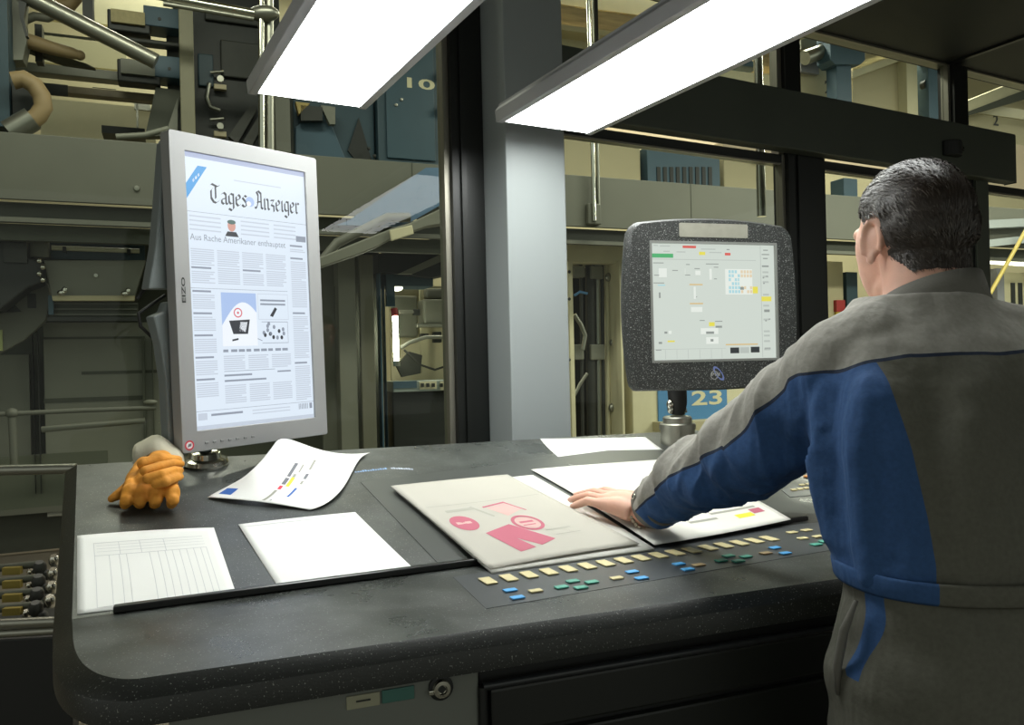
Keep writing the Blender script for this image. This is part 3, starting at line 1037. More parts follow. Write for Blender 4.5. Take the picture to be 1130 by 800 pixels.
# housing bulge, stand and leads at the back
mb = MB()
rings = []
for sx, sy, d in ((.96, .97, -.034), (.9, .93, -.05), (.62, .8, -.075), (.5, .72, -.082)):
    rings.append([pm.at(u * sx, v * sy, d) for u, v in rr(-ww, -hh, ww, hh, .03)])
mb.loft(rings); mb.build('back_housing', m_monb, mon, bevel=.002)
bc = S(226, 512)
bc = bc + Vector((0, 0, 0))
mb = MB(); mb.lathe([(0, 0), (.050, 0), (.052, .006), (.048, .014), (.036, .018), (.034, .030), (.026, .034), (0, .034)], bc, SN)
mb.build('steel_foot', m_chrome, mon, smooth=True)
mb = MB(); pb = pm.at(0, -hh * .1, -.11); pc = bc + SN * .03
mb.tube([pc, pc + ZV * .05, Vector((pb.x, pb.y, pc.z + .2)), pb], .017, 14); mb.build('stand_arm', m_monb, mon, smooth=True)
mb = MB(); mb.lathe([(0, 0), (.05, 0), (.05, .03), (0, .03)], pm.at(0, -hh * .1, -.11), pm.n); mb.build('tilt_hinge', m_monb, mon, smooth=True)
# side shell seen left of the frame
def back(px, py, d):
    u, v = pm.uv(px, py, d); return pm.at(u, v, d)
mb = MB()
pts = [(178, 152), (172, 160), (167, 230), (163, 275), (155, 320), (172, 320), (190, 320), (190, 152)]
mb.prism([back(x, y, -.075) for x, y in pts], pm.n * .035); mb.build('shell', m_monb, mon, bevel=.004)
mb = MB()
pts = [(192, 332), (176, 334), (172, 345), (160, 350), (168, 380), (174, 420), (178, 498), (196, 502)]
mb.prism([back(x, y, -.075) for x, y in pts], pm.n * .035); mb.build('shell', m_monb, mon, bevel=.004)
for pts in (((186, 294), (172, 304), (160, 318), (151, 330)), ((182, 326), (164, 338), (153, 346), (155, 360), (170, 374), (186, 383))):
    mb = MB(); pp = [back(x, y, -.08) for x, y in pts]
    mb.tube(pp, .004, 8); mb.build('cable', m_black2, mon, smooth=True)

# ------------------------------------------------------------------ round-edged black touch monitor
m_gran = M('granite_black', '2b2d2c', .5, speck=('90928f', 380, .62), bump=.15, bscale=260)
YA, YB = 1.93, 2.05
pt_ = Panel((695, 242), (873, 251), (880, 424), (699, 434), YA, YB)
sc0 = Panel((720.5, 267.5), (854.5, 271), (857, 394), (722, 398.5), YA + .012, YB - .012)
tm = thing('touch_monitor', 'round-edged black speckled monitor with a pale machine diagram screen', 'monitor', S(748, 492))
ww, hh = pt_.w, pt_.h
cx, cy = (sc0.o - pt_.o).dot(pt_.x), (sc0.o - pt_.o).dot(pt_.y)


def bulge(sx, sy, n=14):
    out = []
    # top arched, sides bowed, corners rounded; counter-clockwise from right-bottom
    def arc(p, q, bow, k):
        dx, dy = q[0] - p[0], q[1] - p[1]; L = math.hypot(dx, dy); nx, ny = dy / L, -dx / L
        return [(p[0] + dx * i / k + nx * bow * (1 - (2 * i / k - 1) ** 2), p[1] + dy * i / k + ny * bow * (1 - (2 * i / k - 1) ** 2)) for i in range(k)]
    c = .012
    A = [(ww * sx - c, -hh * sy), (ww * sx, -hh * sy + c), (ww * sx, hh * sy - 2 * c), (ww * sx - 2 * c, hh * sy), (-ww * sx + 2 * c, hh * sy), (-ww * sx, hh * sy - 2 * c), (-ww * sx, -hh * sy + c), (-ww * sx + c, -hh * sy)]
    bows = [0, .012, .003, .014, .003, .012, 0, .004]
    for i in range(8):
        out += arc(A[i], A[(i + 1) % 8], bows[i], 8 if bows[i] > .005 else 2)
    return out


outl = bulge(.955, .955)
iu, iv = sc0.w, sc0.h


def inner_loop(k):
    """rectangle loop with as many points as the outline, matched by direction"""
    res = []
    for u, v in outl:
        a, b = u - cx, v - cy
        t = min(k[0] / max(abs(a), 1e-6), k[1] / max(abs(b), 1e-6))
        res.append((cx + a * t, cy + b * t))
    # pull the nearest points onto the true corners
    for sx in (-1, 1):
        for sy in (-1, 1):
            tgt = (cx + sx * k[0], cy + sy * k[1])
            j = min(range(len(res)), key=lambda i: (res[i][0] - tgt[0]) ** 2 + (res[i][1] - tgt[1]) ** 2); res[j] = tgt
    return res


il = inner_loop((iu + .005, iv + .005))
big = [(u * 1.0, v * 1.0) for u, v in bulge(1, 1)]
mb = MB()
mb.loft([[pt_.at(u, v, -.075) for u, v in bulge(.93, .93)], [pt_.at(u, v, -.03) for u, v in big], [pt_.at(u, v, -.012) for u, v in big], [pt_.at(u * .975, v * .975, 0) for u, v in big], [pt_.at(u, v, 0.0) for u, v in il], [pt_.at(u, v, -.008) for u, v in il]], cap=False)
mb.add([pt_.at(u, v, -.075) for u, v in bulge(.93, .93)], [list(range(len(outl)))])
mb.build('housing', m_gran, tm, smooth=True)
frame_mesh(pt_, rr(cx - iu - .006, cy - iv - .006, cx + iu + .006, cy + iv + .006, .002), rr(cx - iu, cy - iv, cx + iu, cy + iv, .001), -.008, .001, -.005).build('screen_frame', M('grey_trim', '8a8c88', .4, .3), tm)
mb = MB(); mb.box(pt_.at(cx, cy, -.007), pt_.ax, (iu + .001, iv + .001, .0015))
t_bg = EM('touch_page', 'cfd8cf', .95)
cols = {'line': 'b7bfb8', 'dk': '8d948f', 'blk': '20262a', 'grn': '47ae6c', 'red': 'd85a50', 'yel': 'e6dc50', 'wht': 'e6ece4', 'cyan': 'a9d6de', 'peach': 'e2cfae', 'orng': 'd8b878'}
mats = [m_monb, t_bg] + [EM('touch_' + k, c, .95) for k, c in cols.items()]
ix = {k: i + 2 for i, k in enumerate(cols)}


def tcn(u, v, d=-.005):
    return pt_.at(cx - iu + 2 * iu * u, cy + iv - 2 * iv * v, d)


mb.d2(rect2(0, 0, 1, 1), tcn, 1)


def tr_(x0, v0, x1, v1, k, lift=0):
    mb.d2(rect2(x0, v0, x1, v1), lambda u, v: tcn(u, v, -.0046 + lift), ix[k])


# (all positions below come from looking at the pale screen: 600 wide, 575 high)
def tz(x0, y0, x1, y1, k, lift=0):
    tr_((x0 - 92) / 600, (y0 - 168) / 572, (x1 - 92) / 600, (y1 - 168) / 572, k, lift)


tz(92, 244, 600, 247, 'line'); tz(242, 177, 306, 189, 'red'); tz(446, 209, 474, 222, 'red'); tz(92, 218, 196, 238, 'grn'); tz(320, 206, 350, 222, 'yel')
for x, y, x1 in ((104, 176, 125), (134, 178, 182), (150, 204, 180), (212, 206, 255), (330, 190, 400), (370, 206, 430), (455, 190, 470), (638, 190, 662), (630, 212, 668), (636, 232, 660)): tz(x, y, x1, y + 5, 'dk' if x > 450 else 'line')
tz(622, 170, 625, 735, 'line')
tz(445, 290, 580, 418, 'wht')
for i in range(8):
    for j in range(6):
        k = 'cyan' if i < 4 else 'peach'
        if (i + j) % 7 != 3: tz(462 + i * 15, 296 + j * 20, 473 + i * 15, 311 + j * 20, k, .0002)
tz(514, 336, 578, 374, 'wht', .0004); tz(580, 378, 606, 412, 'yel', .0004); tz(518, 380, 536, 394, 'dk', .0004)
tz(624, 428, 674, 452, 'yel'); tz(636, 494, 664, 507, 'dk'); tz(630, 270, 664, 278, 'dk')
for y in (300, 322, 350, 414, 470, 540, 600, 622, 650, 692): tz(632, y, 662, y + 9, 'line')
for x, y in ((632, 330), (650, 322), (634, 358), (658, 540), (640, 548)): tz(x, y, x + 8, y + 6, 'dk', .0002)
for x0, y0, x1, y1 in ((126, 290, 164, 334), (250, 290, 252, 325), (300, 300, 325, 322), (368, 290, 380, 344), (290, 380, 300, 440), (275, 480, 330, 505), (320, 585, 405, 615), (345, 630, 405, 664), (166, 596, 180, 612)): tz(x0, y0, x1, y1, 'wht')
for x0, y0, x1 in ((100, 262, 150), (190, 298, 216), (352, 264, 414), (256, 268, 274), (104, 322, 130), (296, 288, 322), (390, 280, 412), (390, 338, 404), (250, 320, 275), (104, 688, 130), (100, 360, 150), (316, 545, 340), (390, 550, 426), (300, 428, 306)): tz(x0, y0, x1, y0 + 4, 'dk')
for x0, y0, x1 in ((270, 366, 334), (270, 460, 334), (440, 666, 600)): tz(x0, y0, x1, y0 + 6, 'orng')
tz(124, 408, 132, 436, 'dk'); tz(120, 370, 155, 376, 'cyan'); tz(345, 602, 384, 614, 'dk', .0003); tz(392, 574, 424, 584, 'dk'); tz(360, 556, 388, 576, 'yel', .0003); tz(146, 600, 160, 610, 'dk'); tz(118, 650, 134, 660, 'dk'); tz(160, 644, 194, 652, 'yel'); tz(366, 640, 380, 652, 'dk', .0003)
for x in (148, 202, 256, 312, 368, 420): tz(x, 690, x + 2, 735, 'line')
tz(92, 686, 440, 688, 'line'); tz(462, 684, 506, 713, 'blk'); tz(510, 684, 556, 713, 'line'); tz(564, 682, 608, 711, 'blk'); tz(634, 688, 664, 697, 'dk')
mb.build('screen', mats, tm, fix=False)
# plate at the top and badge below
u0, v1 = pt_.uv(749, 242); u1, v0 = pt_.uv(825, 263)
mb = MB(); mb.prism([pt_.at(u, v, 0) for u, v in rr(u0, v0, u1, v0 + .0345, .004)], pt_.n * .0015); mb.build('name_plate', M('plate_silver', 'a9a79a', .4, .5, var=.08, scale=40), tm)
u, v = pt_.uv(793, 412)
mb = MB(); mb.d2(ring2(0, 0, .022, .0085, .28), lambda a, b: pt_.at(u + a * .62 + b * .78, v - a * .78 + b * .62, .0006)); mb.build('badge_loop', M('badge_blue', '7484c4', .4), tm, fix=False)
mb = MB(); mb.d2(ring2(0, 0, .011, .011, .16), lambda a, b: pt_.at(u - .012 + a, v - .004 + b, .0008))
for k in range(5): mb.add([pt_.at(u - .02 + k * .005, v - .006 + .003 * (k % 2), .0009), pt_.at(u - .017 + k * .005, v - .006 + .003 * (k % 2), .0009), pt_.at(u - .017 + k * .005, v + .002, .0009), pt_.at(u - .02 + k * .005, v + .002, .0009)], [(0, 1, 2, 3)])
mb.build('badge_ring', M('badge_silver', 'a8a8a4', .4), tm, fix=False)
# swivel stand
bs = S(748, 490)
mb = MB(); mb.lathe([(0, 0), (.047, 0), (.047, .048), (.050, .048), (.050, .062), (.047, .065), (.040, .065), (.040, .080), (.036, .084), (.022, .086), (0, .086)], bs - ZV * .006)
mb.build('steel_foot', m_steel, tm, smooth=True)
mb = MB(); ax = pt_.at(cx * 0 - .02, -hh + .02, -.045); nb = bs + ZV * .085
mb.tube([nb, nb + ZV * .03 + pt_.n * .005, Vector((nb.x, nb.y, ax.z))], [.022, .026, .028], 16); mb.build('swivel_neck', m_black2, tm, smooth=True)
mb = MB(); mb.ell(bs + ZV * .112 - pt_.x * .026 + pt_.n * .012, (.011, .011, .013)); mb.ell(bs + ZV * .098 - pt_.x * .026 + pt_.n * .012, (.009, .009, .013)); mb.build('clamp_bolt', m_chrome, tm, smooth=True)
mb = MB(); mb.prism([bs + ZV * .088 + pt_.x * .012 + pt_.n * .02, bs + ZV * .088 + pt_.x * .026 + pt_.n * .012, bs + ZV * .135 + pt_.x * .012 + pt_.n * .018], -pt_.n * .008); mb.build('locking_lever', m_chrome, tm, bevel=.001)
# red-capped push button behind the stand
bp = S(766, 496)
eb = thing('push_button', 'small red push button standing beside the steel monitor stand', 'button', bp)
mb = MB(); mb.lathe([(0, 0), (.018, 0), (.018, .016), (.012, .018), (0, .018)], bp); mb.build('button_body', m_white, eb, smooth=True)
mb = MB(); mb.lathe([(0, 0), (.012, 0), (.012, .006), (.02, .008), (.02, .014), (.014, .018), (0, .019)], bp + ZV * .018); mb.build('red_cap', m_red, eb, smooth=True)

# ------------------------------------------------------------------ work gloves
m_glove = M('orange_leather', 'd08a2a', .75, var=.18, scale=26, bump=.5, bscale=70)
m_cuff = M('cuff_cloth', 'c9c3ae', .85, var=.06, bump=.3, bscale=90)
gw = thing('work_glove', 'orange leather work glove lying palm down with curled fingers and white cuff', 'glove', S(163, 540))
gx = (S(200, 545) - S(126, 551)); gx = Vector((gx.x, gx.y, gx.z)).normalized(); gy = SN.cross(gx).normalized(); gz = SN


def gp(px, py, h):
    return S(px, py, h)


mb = MB()
def gf(mb, pts, rs):
    mb.tube([gp(*p) for p in pts], rs, 12)
    for p, r in ((pts[0], rs[0]), (pts[-1], rs[-1])): mb.ell(gp(*p), (r, r, r), nu=12, nv=8)
    for p, r in zip(pts[1:-1], rs[1:-1]): mb.ell(gp(*p), (r, r, r), nu=12, nv=8)
# back of the hand, four curled fingers, thumb pointing left
gf(mb, [(176, 510, .052), (168, 524, .050), (162, 535, .044)], [.026, .028, .024])
gf(mb, [(188, 514, .045), (184, 527, .044), (181, 537, .040)], [.022, .024, .021])
gf(mb, [(160, 514, .045), (152, 528, .040), (147, 537, .036)], [.020, .021, .018])
for (x0, x1, x2, tx) in ((147, 143, 140, 138), (160, 157, 155, 154), (174, 173, 172, 171), (187, 190, 191, 190)):
    gf(mb, [(x0, 532, .042), (x1, 543, .040), (x2, 551, .030), (tx, 556, .014)], [.015, .0145, .0125, .0105])
gf(mb, [(160, 520, .034), (143, 538, .026), (132, 545, .018), (123, 550.5, .010)], [.020, .015, .011, .008])
vs, fs, ns = remesh(mb, .0022, 4)
vs = np.array([v + n * (.0022 * noise.noise(Vector(v) * 60)) for v, n in zip(vs, ns)])
skin_obj('leather_hand', vs, fs, m_glove, gw)
mb = MB()
cuff = []
for t, (lx, ly, lh), (rx, ry, rh), th in ((0, (150, 520, .02), (197, 524, .02), .042), (.5, (147, 514, .02), (201, 520, .02), .056), (1, (146, 509, .02), (204, 517, .02), .066)):
    a, b = gp(lx, ly, lh), gp(rx, ry, rh); c = (a + b) / 2; hw = (b - a).length / 2; x = (b - a).normalized()
    cuff.append([c + x * hw * math.cos(2 * math.pi * k / 28) + SN * (th * math.sin(2 * math.pi * k / 28) * (.8 if math.sin(2 * math.pi * k / 28) > 0 else .3) + .012 + .004 * math.sin(5 * 2 * math.pi * k / 28)) for k in range(28)])
mb.loft(cuff, cap=False)
o = mb.build('cuff', m_cuff, gw, smooth='all')
sd = o.modifiers.new('t', 'SOLIDIFY'); sd.thickness = .004
g2 = thing('work_glove', 'folded orange work glove tucked on top of the other glove', 'glove', S(180, 520, .07))
mb = MB()
gf(mb, [(158, 512, .076), (176, 507, .080), (196, 508, .070)], [.012, .014, .010])
gf(mb, [(160, 520, .080), (176, 515, .082), (192, 511, .078), (200, 512, .072)], [.010, .0105, .009, .007])
gf(mb, [(163, 528, .072), (178, 524, .077), (192, 519, .075), (199, 519, .068)], [.010, .0105, .009, .007])
gf(mb, [(172, 534, .062), (183, 532, .066), (194, 527, .064), (199, 526, .058)], [.009, .010, .009, .007])
vs, fs, ns = remesh(mb, .0022, 3)
skin_obj('leather_hand', vs, fs, m_glove, g2)

# ------------------------------------------------------------------ the press hall behind the glass


def one(name, label, cat, mb, mt, group=None, bevel=0., smooth=False, fix=True):
    return tagp(mb.build(name, mt, None, bevel=bevel, smooth=smooth, fix=fix), label, cat, group)


def qroot(name, label, cat, px, py, d, group=None):
    return thing(name, label, cat, Q.px(px, py, d), group)


def part(root, name, mt, shapes, bevel=0.):
    """shapes: (x0, y0, x1, y1, d, t) boxes or ([pixels], d, t) prisms, all real solids on the press frame"""
    mb = MB()
    for s in shapes:
        if len(s) == 6: Q.pbx(mb, *s)
        else: Q.prism(mb, *s)
    return mb.build(name, mt, root, bevel=bevel)


def qt(pts, r, d, n=10):
    mb = MB(); mb.tube([Q.px(x, y, d) if len(p) == 2 else Q.px(x, y, p[2]) for p in pts for x, y in (p[:2],)], r, n)
    return mb


# catwalk along the press
sW0 = Q.sz(0, 145, 0)[0] - 1.2; sW1 = Q.sz(1125, 240, 0)[0] + 3
zW1 = Q.sz(0, 145, 0)[1]; zW0 = Q.sz(0, 219, 0)[1]
cw = thing('catwalk', 'long olive grey catwalk running behind both monitors along the press', 'catwalk', Q.pt(0, 0, zW0))
mb = MB(); Q.bx(mb, sW0, sW1, 0, .03, zW0, zW1); mb.build('fascia', m_walk, cw, bevel=.004)
mb = MB(); Q.bx(mb, sW0, sW1, .03, .75, zW1 - .06, zW1 - .01); mb.build('deck', m_walkd, cw)
mb = MB(); Q.bx(mb, sW0, sW1, .10, .16, zW0 - .10, zW0); mb.build('beam', m_walkd, cw)
mb = MB(); Q.bx(mb, sW0, sW1, .06, .12, zW0 - .13, zW0 - .10); mb.build('ledge', m_walk, cw)
mb = MB(); Q.bx(mb, sW0, Q.sz(500, 240, .2)[0], .2, .26, zW0 - .225, zW0 - .12); mb.build('skirt', M('skirt_olive', '54574a', .6, var=.06), cw)
for x in (455, 762):
    mb = MB(); Q.bx(mb, Q.sz(x, 200, 0)[0] - .003, Q.sz(x, 200, 0)[0] + .003, -.003, 0, zW0, zW1); mb.build('panel_joint', m_walkd, cw)
for x, y in ((151, 208), (455, 226), (483, 227)):
    mb = MB(); mb.lathe([(0, 0), (.02, 0), (.016, .012), (0, .014)], Q.px(x, y, 0), -Q.e2); mb.build('bolt', m_steel, cw, smooth=True)

# glass reflection built as a solid blue plate, right of the tall monitor
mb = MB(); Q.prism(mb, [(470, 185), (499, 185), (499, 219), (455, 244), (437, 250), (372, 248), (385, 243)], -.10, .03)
one('reflection_plate', 'pale blue slanted plate standing in for a glass reflection right of the tall monitor', 'guard', mb, M('reflection_blue', '56718c', .4, var=.05))
mb = MB(); mb.tube([Q.px(352, 292, -.15), Q.px(372, 268, -.15), Q.px(428, 240, -.15), Q.px(452, 240, -.15)], .035, 10)
one('conveyor_rail', 'thin pale rail rising from the tall monitor toward the blue reflection plate', 'rail', mb, m_walk, smooth=True)
mb = MB(); Q.prism(mb, [(352, 284), (432, 252), (452, 246), (500, 224), (500, 246), (472, 250), (432, 264), (418, 272), (396, 281), (352, 296)], -.3, .1)
one('slanted_beam', 'slanting olive beam below the blue reflection plate', 'beam', mb, m_panel, bevel=.01)
mb = MB(); Q.prism(mb, [(430, 254), (455, 248), (457, 258), (432, 266)], -.33, .02)
one('lamp_reflector', 'bright curved cream cover at the bend of the slanting beam', 'cover', mb, m_cream, bevel=.006)

# upper left: press frame pieces above the catwalk
mb = MB(); Q.pbx(mb, -30, -60, 11, 140, .25, .25); one('press_column', 'dark blue press column at the left edge above the catwalk', 'column', mb, m_blued)
mb = MB(); Q.prism(mb, [(11, -40), (30, -40), (26, 20), (30, 42), (25, 66), (11, 66)], .42, .15); one('frame_plate', 'beige frame plate beside the dark blue press column', 'plate', mb, m_panel)
cb = qroot('cross_beam', 'pale double cross beam behind the grey diagonal pipe', 'beam', 12, 95, .9)
part(cb, 'flange', m_panel, [(11, 66, 172, 93, .9, .12)], .006)
part(cb, 'flange', M('flange_brown', '7a6d55', .5, var=.15), [(40, 91, 172, 112, .95, .1)], .006)
part(cb, 'slot', m_dark2, [(46, 91, 75, 106, .945, .01), (102, 96, 128, 99, .945, .01)])
mb = MB(); Q.pbx(mb, 44, 108, 172, 160, 2.3, .1); one('cream_cabinet', 'cream cabinet front glowing below the pale cross beam', 'cabinet', mb, m_cream)
mb = MB(); Q.pbx(mb, 40, 38, 140, 78, 2.4, .1); one('cream_cabinet', 'cream cabinet front seen above the pale cross beam', 'cabinet', mb, M('cream_lit', 'e2d9b0', .6))  # brighter cream carries the hall light in its colour
mb = MB(); Q.pbx(mb, 40, -40, 190, 36, 2.5, .1); one('cream_cabinet', 'topmost cream cabinet front behind the black upright', 'cabinet', mb, m_cream)
mb = MB(); Q.pbx(mb, 46, 35, 120, 44, 1.6, .06); one('flat_bar', 'dark teal flat bar between two cream cabinet fronts', 'bar', mb, m_blued)
one('diagonal_pipe', 'grey pipe slanting down from the upper left corner', 'pipe', qt(((22, -8), (172, 68)), .055, .3, 14), m_steel, smooth=True)
mb = qt(((24, 43), (40, 48), (60, 54), (80, 59), (88, 61)), [.05, .05, .045, .04, .03], .5, 12); mb.ell(Q.px(88, 61, .5), (.035, .035, .035)); one('padded_arm', 'tan tapering arm pointing right below the diagonal pipe', 'arm', mb, m_tan, smooth=True)
mb = MB(); Q.prism(mb, [(30, 50), (95, 70), (105, 75), (70, 70), (30, 56)], .62, .06); one('wedge_bracket', 'olive wedge under the tan tapering arm', 'bracket', mb, m_walkd)
one('hose', 'thick tan hose curving down at the left edge', 'hose', qt(((14, 89), (26, 87), (38, 94), (46, 106), (48, 118), (42, 128), (34, 134)), .055, .15, 14), m_tan, smooth=True)
hf = qt(((36, 131), (10, 146)), .075, .15, 14); one('hose_coupling', 'ribbed metal coupling at the lower end of the tan hose', 'coupling', hf, m_steel, smooth=True)
mb = MB(); Q.pbx(mb, 13, 90, 40, 132, .3, .2); one('hose_housing', 'black housing inside the loop of the tan hose', 'housing', mb, m_dark)
one('curved_bar', 'curved tan bar above the diagonal pipe', 'bar', qt(((45, 5), (62, 8), (76, 6), (84, -4)), .05, .8, 12), m_tan, smooth=True)
one('hooked_bar', 'thin hooked bar beside the dark slotted plates', 'bar', qt(((28, 22), (38, 18), (52, 20), (66, 14)), .03, .7, 10), m_walk, smooth=True)
mb = MB(); Q.pbx(mb, 38, 26, 47, 68, .6, .1); one('slotted_plate', 'narrow black plate standing on the cross beam', 'plate', mb, m_dark)
mb = MB(); Q.prism(mb, [(20, 0), (30, 0), (26, 20), (31, 40), (28, 40), (22, 20)], .28, .05); one('clamp', 'black curved clamp at the end of the diagonal pipe', 'clamp', mb, m_dark)
mb = MB(); Q.pbx(mb, 90, -30, 103, 28, .6, .12); one('upright', 'black upright above the diagonal pipe', 'upright', mb, m_dark)
for i, (x0, y0, x1, y1, lab) in enumerate(((122, 9, 166, 38, 'upper motor drive with a cream label face and blue head'), (133, 64, 177, 94, 'lower motor drive with an olive face and blue head'))):
    mr = qroot('motor_drive', lab, 'motor', x0, y1, .7)
    part(mr, 'face', M('label_face', 'a89b70', .6, var=.12, scale=30) if i == 0 else m_panel, [(x0, y0, x1 - 6, y1 - 10, .68, .03)])
    part(mr, 'casing', m_dark, [(x0 - 4, y0, x1, y1, .71, .14)], .01)
    part(mr, 'blue_head', m_blue, [(x1 - 8, y0 - 4, x1 + 32, y1 - 6, .7, .22)], .006)
    mb = MB(); mb.lathe([(0, 0), (.012, 0), (.012, .006), (0, .006)], Q.px(x1 + 10, y0 + 12, .7), -Q.e2); mb.build('screw', m_dark, mr)
mb = MB(); Q.pbx(mb, 124, 38, 198, 52, .75, .1); Q.pbx(mb, 183, 20, 202, 150, .86, .03); one('drive_bracket', 'dark bracket between the two motor drives', 'bracket', mb, m_dark2, bevel=.01)
mb = MB(); Q.prism(mb, [(172, 96), (200, 100), (190, 150), (160, 150)], .75, .1); one('guard_plate', 'dark olive slanting plate under the lower motor drive', 'plate', mb, m_walkd)
mb = MB(); Q.prism(mb, [(196, 108), (196, 150), (182, 150)], .6, .05); one('gusset', 'pale triangular gusset left of the beige post', 'bracket', mb, m_panel)
mb = MB(); Q.pbx(mb, 112, 138, 160, 150, 1.2, .2); one('floor_tray', 'black tray lying on the catwalk under the cream cabinet', 'tray', mb, m_dark)
one('kick_pipe', 'thin bent pipe lying along the catwalk edge', 'pipe', qt(((128, 151), (160, 149), (186, 142)), .02, .1), m_panel, smooth=True)
mb = MB(); Q.pbx(mb, 150, 114, 153, 142, 2.2, .02); Q.pbx(mb, 148, 113, 166, 122, 2.2, .03); one('door_latch', 'small metal latch on the cream cabinet front', 'latch', mb, m_steel)
mb = MB(); Q.pbx(mb, 196, -20, 216, 150, .45, .12); one('post', 'beige upright post left of the dark machine block', 'post', mb, M('post_beige', '7b7760', .55, var=.05), bevel=.006)
blk = qroot('press_unit', 'dark press unit between the beige post and the left desk lamp', 'press', 250, 150, .8)
part(blk, 'housing', m_dark, [(190, -20, 312, 165, .9, .3)], .01)
part(blk, 'cover', m_dark2, [(226, 12, 287, 29, .86, .05), (243, 43, 300, 90, .86, .05)], .01)
part(blk, 'side_plate', m_blued, [(218, 58, 236, 96, .87, .04)], .01)
for (x0, y0, x1, y1) in ((236, 92, 250, 99), (236, 144, 250, 151)):
    mb = MB(); Q.pbx(mb, x0, y0, x1, y1, .82, .05); sb = mb.build('sensor_box', M('sensor_cream', 'b5a888', .5), blk, bevel=.004)
    mb = MB(); mb.tube([Q.px(x0 - 4, y0 - 12, .83), Q.px(x0 + 11, y0 - 13, .83)], .012); mb.build('sensor_rail', m_steel, sb, smooth=True)
    mb = MB(); mb.lathe([(0, 0), (.025, 0), (.025, .03), (0, .03)], Q.px((x0 + x1) / 2, y0 - 4, .82), -Q.e2); mb.build('sensor_knob', m_steel, sb)
part(blk, 'duct', M('duct_dark', '34342e', .5), [([(252, 150), (276, 116), (284, 120), (262, 158)], .82, .05), ([(268, 156), (288, 124), (296, 128), (278, 160)], .82, .05)])
mb = qt(((231, 92), (228, 108), (232, 118), (243, 122)), .016, .82); mb.build('cable', m_steel, blk, smooth=True)
rl = qroot('handrail', 'bright steel handrail with a clamp at the top left', 'handrail', 220, 5, .1)
qt(((130, -14), (220, 4), (286, 16)), .03, .05, 12).build('rail', m_chrome, rl, smooth=True)
qt(((180, 4), (240, 14), (280, 21)), .016, .05, 10).build('rail', m_steel, rl, smooth=True)
mb = MB(); mb.ell(Q.px(291, 15, .05), (.11, .06, .055)); mb.build('clamp', m_steel, rl, smooth=True)
qt(((288, -30), (289, 170)), .022, .05, 12).build('pole', m_chrome, rl, smooth=True)
qt(((297, -30), (298, 172)), .03, .09, 12).build('pole', m_steel, rl, smooth=True)
mb = MB(); Q.pbx(mb, 303, 90, 321, 168, .4, .12); one('post', 'olive upright post just right of the steel handrail pole', 'post', mb, m_walk)
bc_ = qroot('press_cabinet', 'deep blue press cabinet with a pale painted number', 'cabinet', 410, 175, .55)
part(bc_, 'body', m_blued, [(414, 20, 487, 185, .62, .5)], .01)
part(bc_, 'door', M('cabinet_blue', '2f4955', .5, var=.05), [(424, 20, 481, 178, .60, .03)], .006)
part(bc_, 'body', m_blued, [(322, 60, 414, 178, .68, .4)], .01)
part(bc_, 'chamfered_panel', m_blue, [([(326, 178), (326, 140), (336, 133), (366, 137), (380, 172), (384, 178)], .64, .05)], .006)
part(bc_, 'dark_gusset', m_dark, [([(384, 166), (396, 130), (410, 176), (392, 176)], .66, .03)])
for x, y in ((407, 164), (413, 172), (437, 116), (443, 110)):
    mb = MB(); mb.lathe([(0, 0), (.014, 0), (.012, .01), (0, .012)], Q.px(x, y, .6), -Q.e2); mb.build('bolt', m_dark if x < 420 else m_steel, bc_, smooth=True)


def qtext(body, x0, y0, x1, y1, d, root, mt, nm, bold=.02):
    a0, z1 = Q.sz(x0, y0, d); a1, z0 = Q.sz(x1, y1, d)
    vs, fs = text2(body, a0, z0, a1, z1, bold)
    mb = MB(); mb.add([Q.pt(x, d, y) for x, y in vs], fs)
    return mb.build(nm, mt, root, fix=False)


qtext('10', 449, 85, 480, 100, .598, bc_, m_num, 'painted_number')
for i, (x0, y0, x1, y1, mt, lab) in enumerate(((326, 112, 342, 126, M('ochre', 'b09a5c', .6), 'small ochre flap above the chamfered blue panel'), (354, 116, 370, 137, m_panel, 'small beige box above the chamfered blue panel'), (332, 116, 356, 133, m_dark2, 'dark bracket above the chamfered blue panel'))):
    mb = MB(); Q.prism(mb, [(x0, y0), (x1, y0 + 2), (x1 - (0 if i else 12), y1), (x0 + (10 if i == 1 else 4 if i == 0 else 0), y1)], .55, .06); one('flap' if i == 0 else 'box' if i == 1 else 'bracket', lab, 'flap' if i == 0 else 'box' if i == 1 else 'bracket', mb, mt)
lad = qroot('roller_ladder', 'stack of tan rollers in the gap right of the blue cabinet', 'rollers', 492, 170, .6)
for x0, y0, x1, y1 in ((486, 68, 499, 80), (486, 106, 499, 118)):
    part(lad, 'tan_roller', m_tan, [([(x0, y0 + 8), (x1, y0), (x1, y1), (x0, y1 + 3)], .5, .05)], .006)
part(lad, 'backing', m_dark, [(491, 20, 502, 176, .7, .1)])
for k in range(5):
    part(lad, 'slat', m_dark2, [(486, 128 + k * 9, 499, 132 + k * 9, .6, .04)])

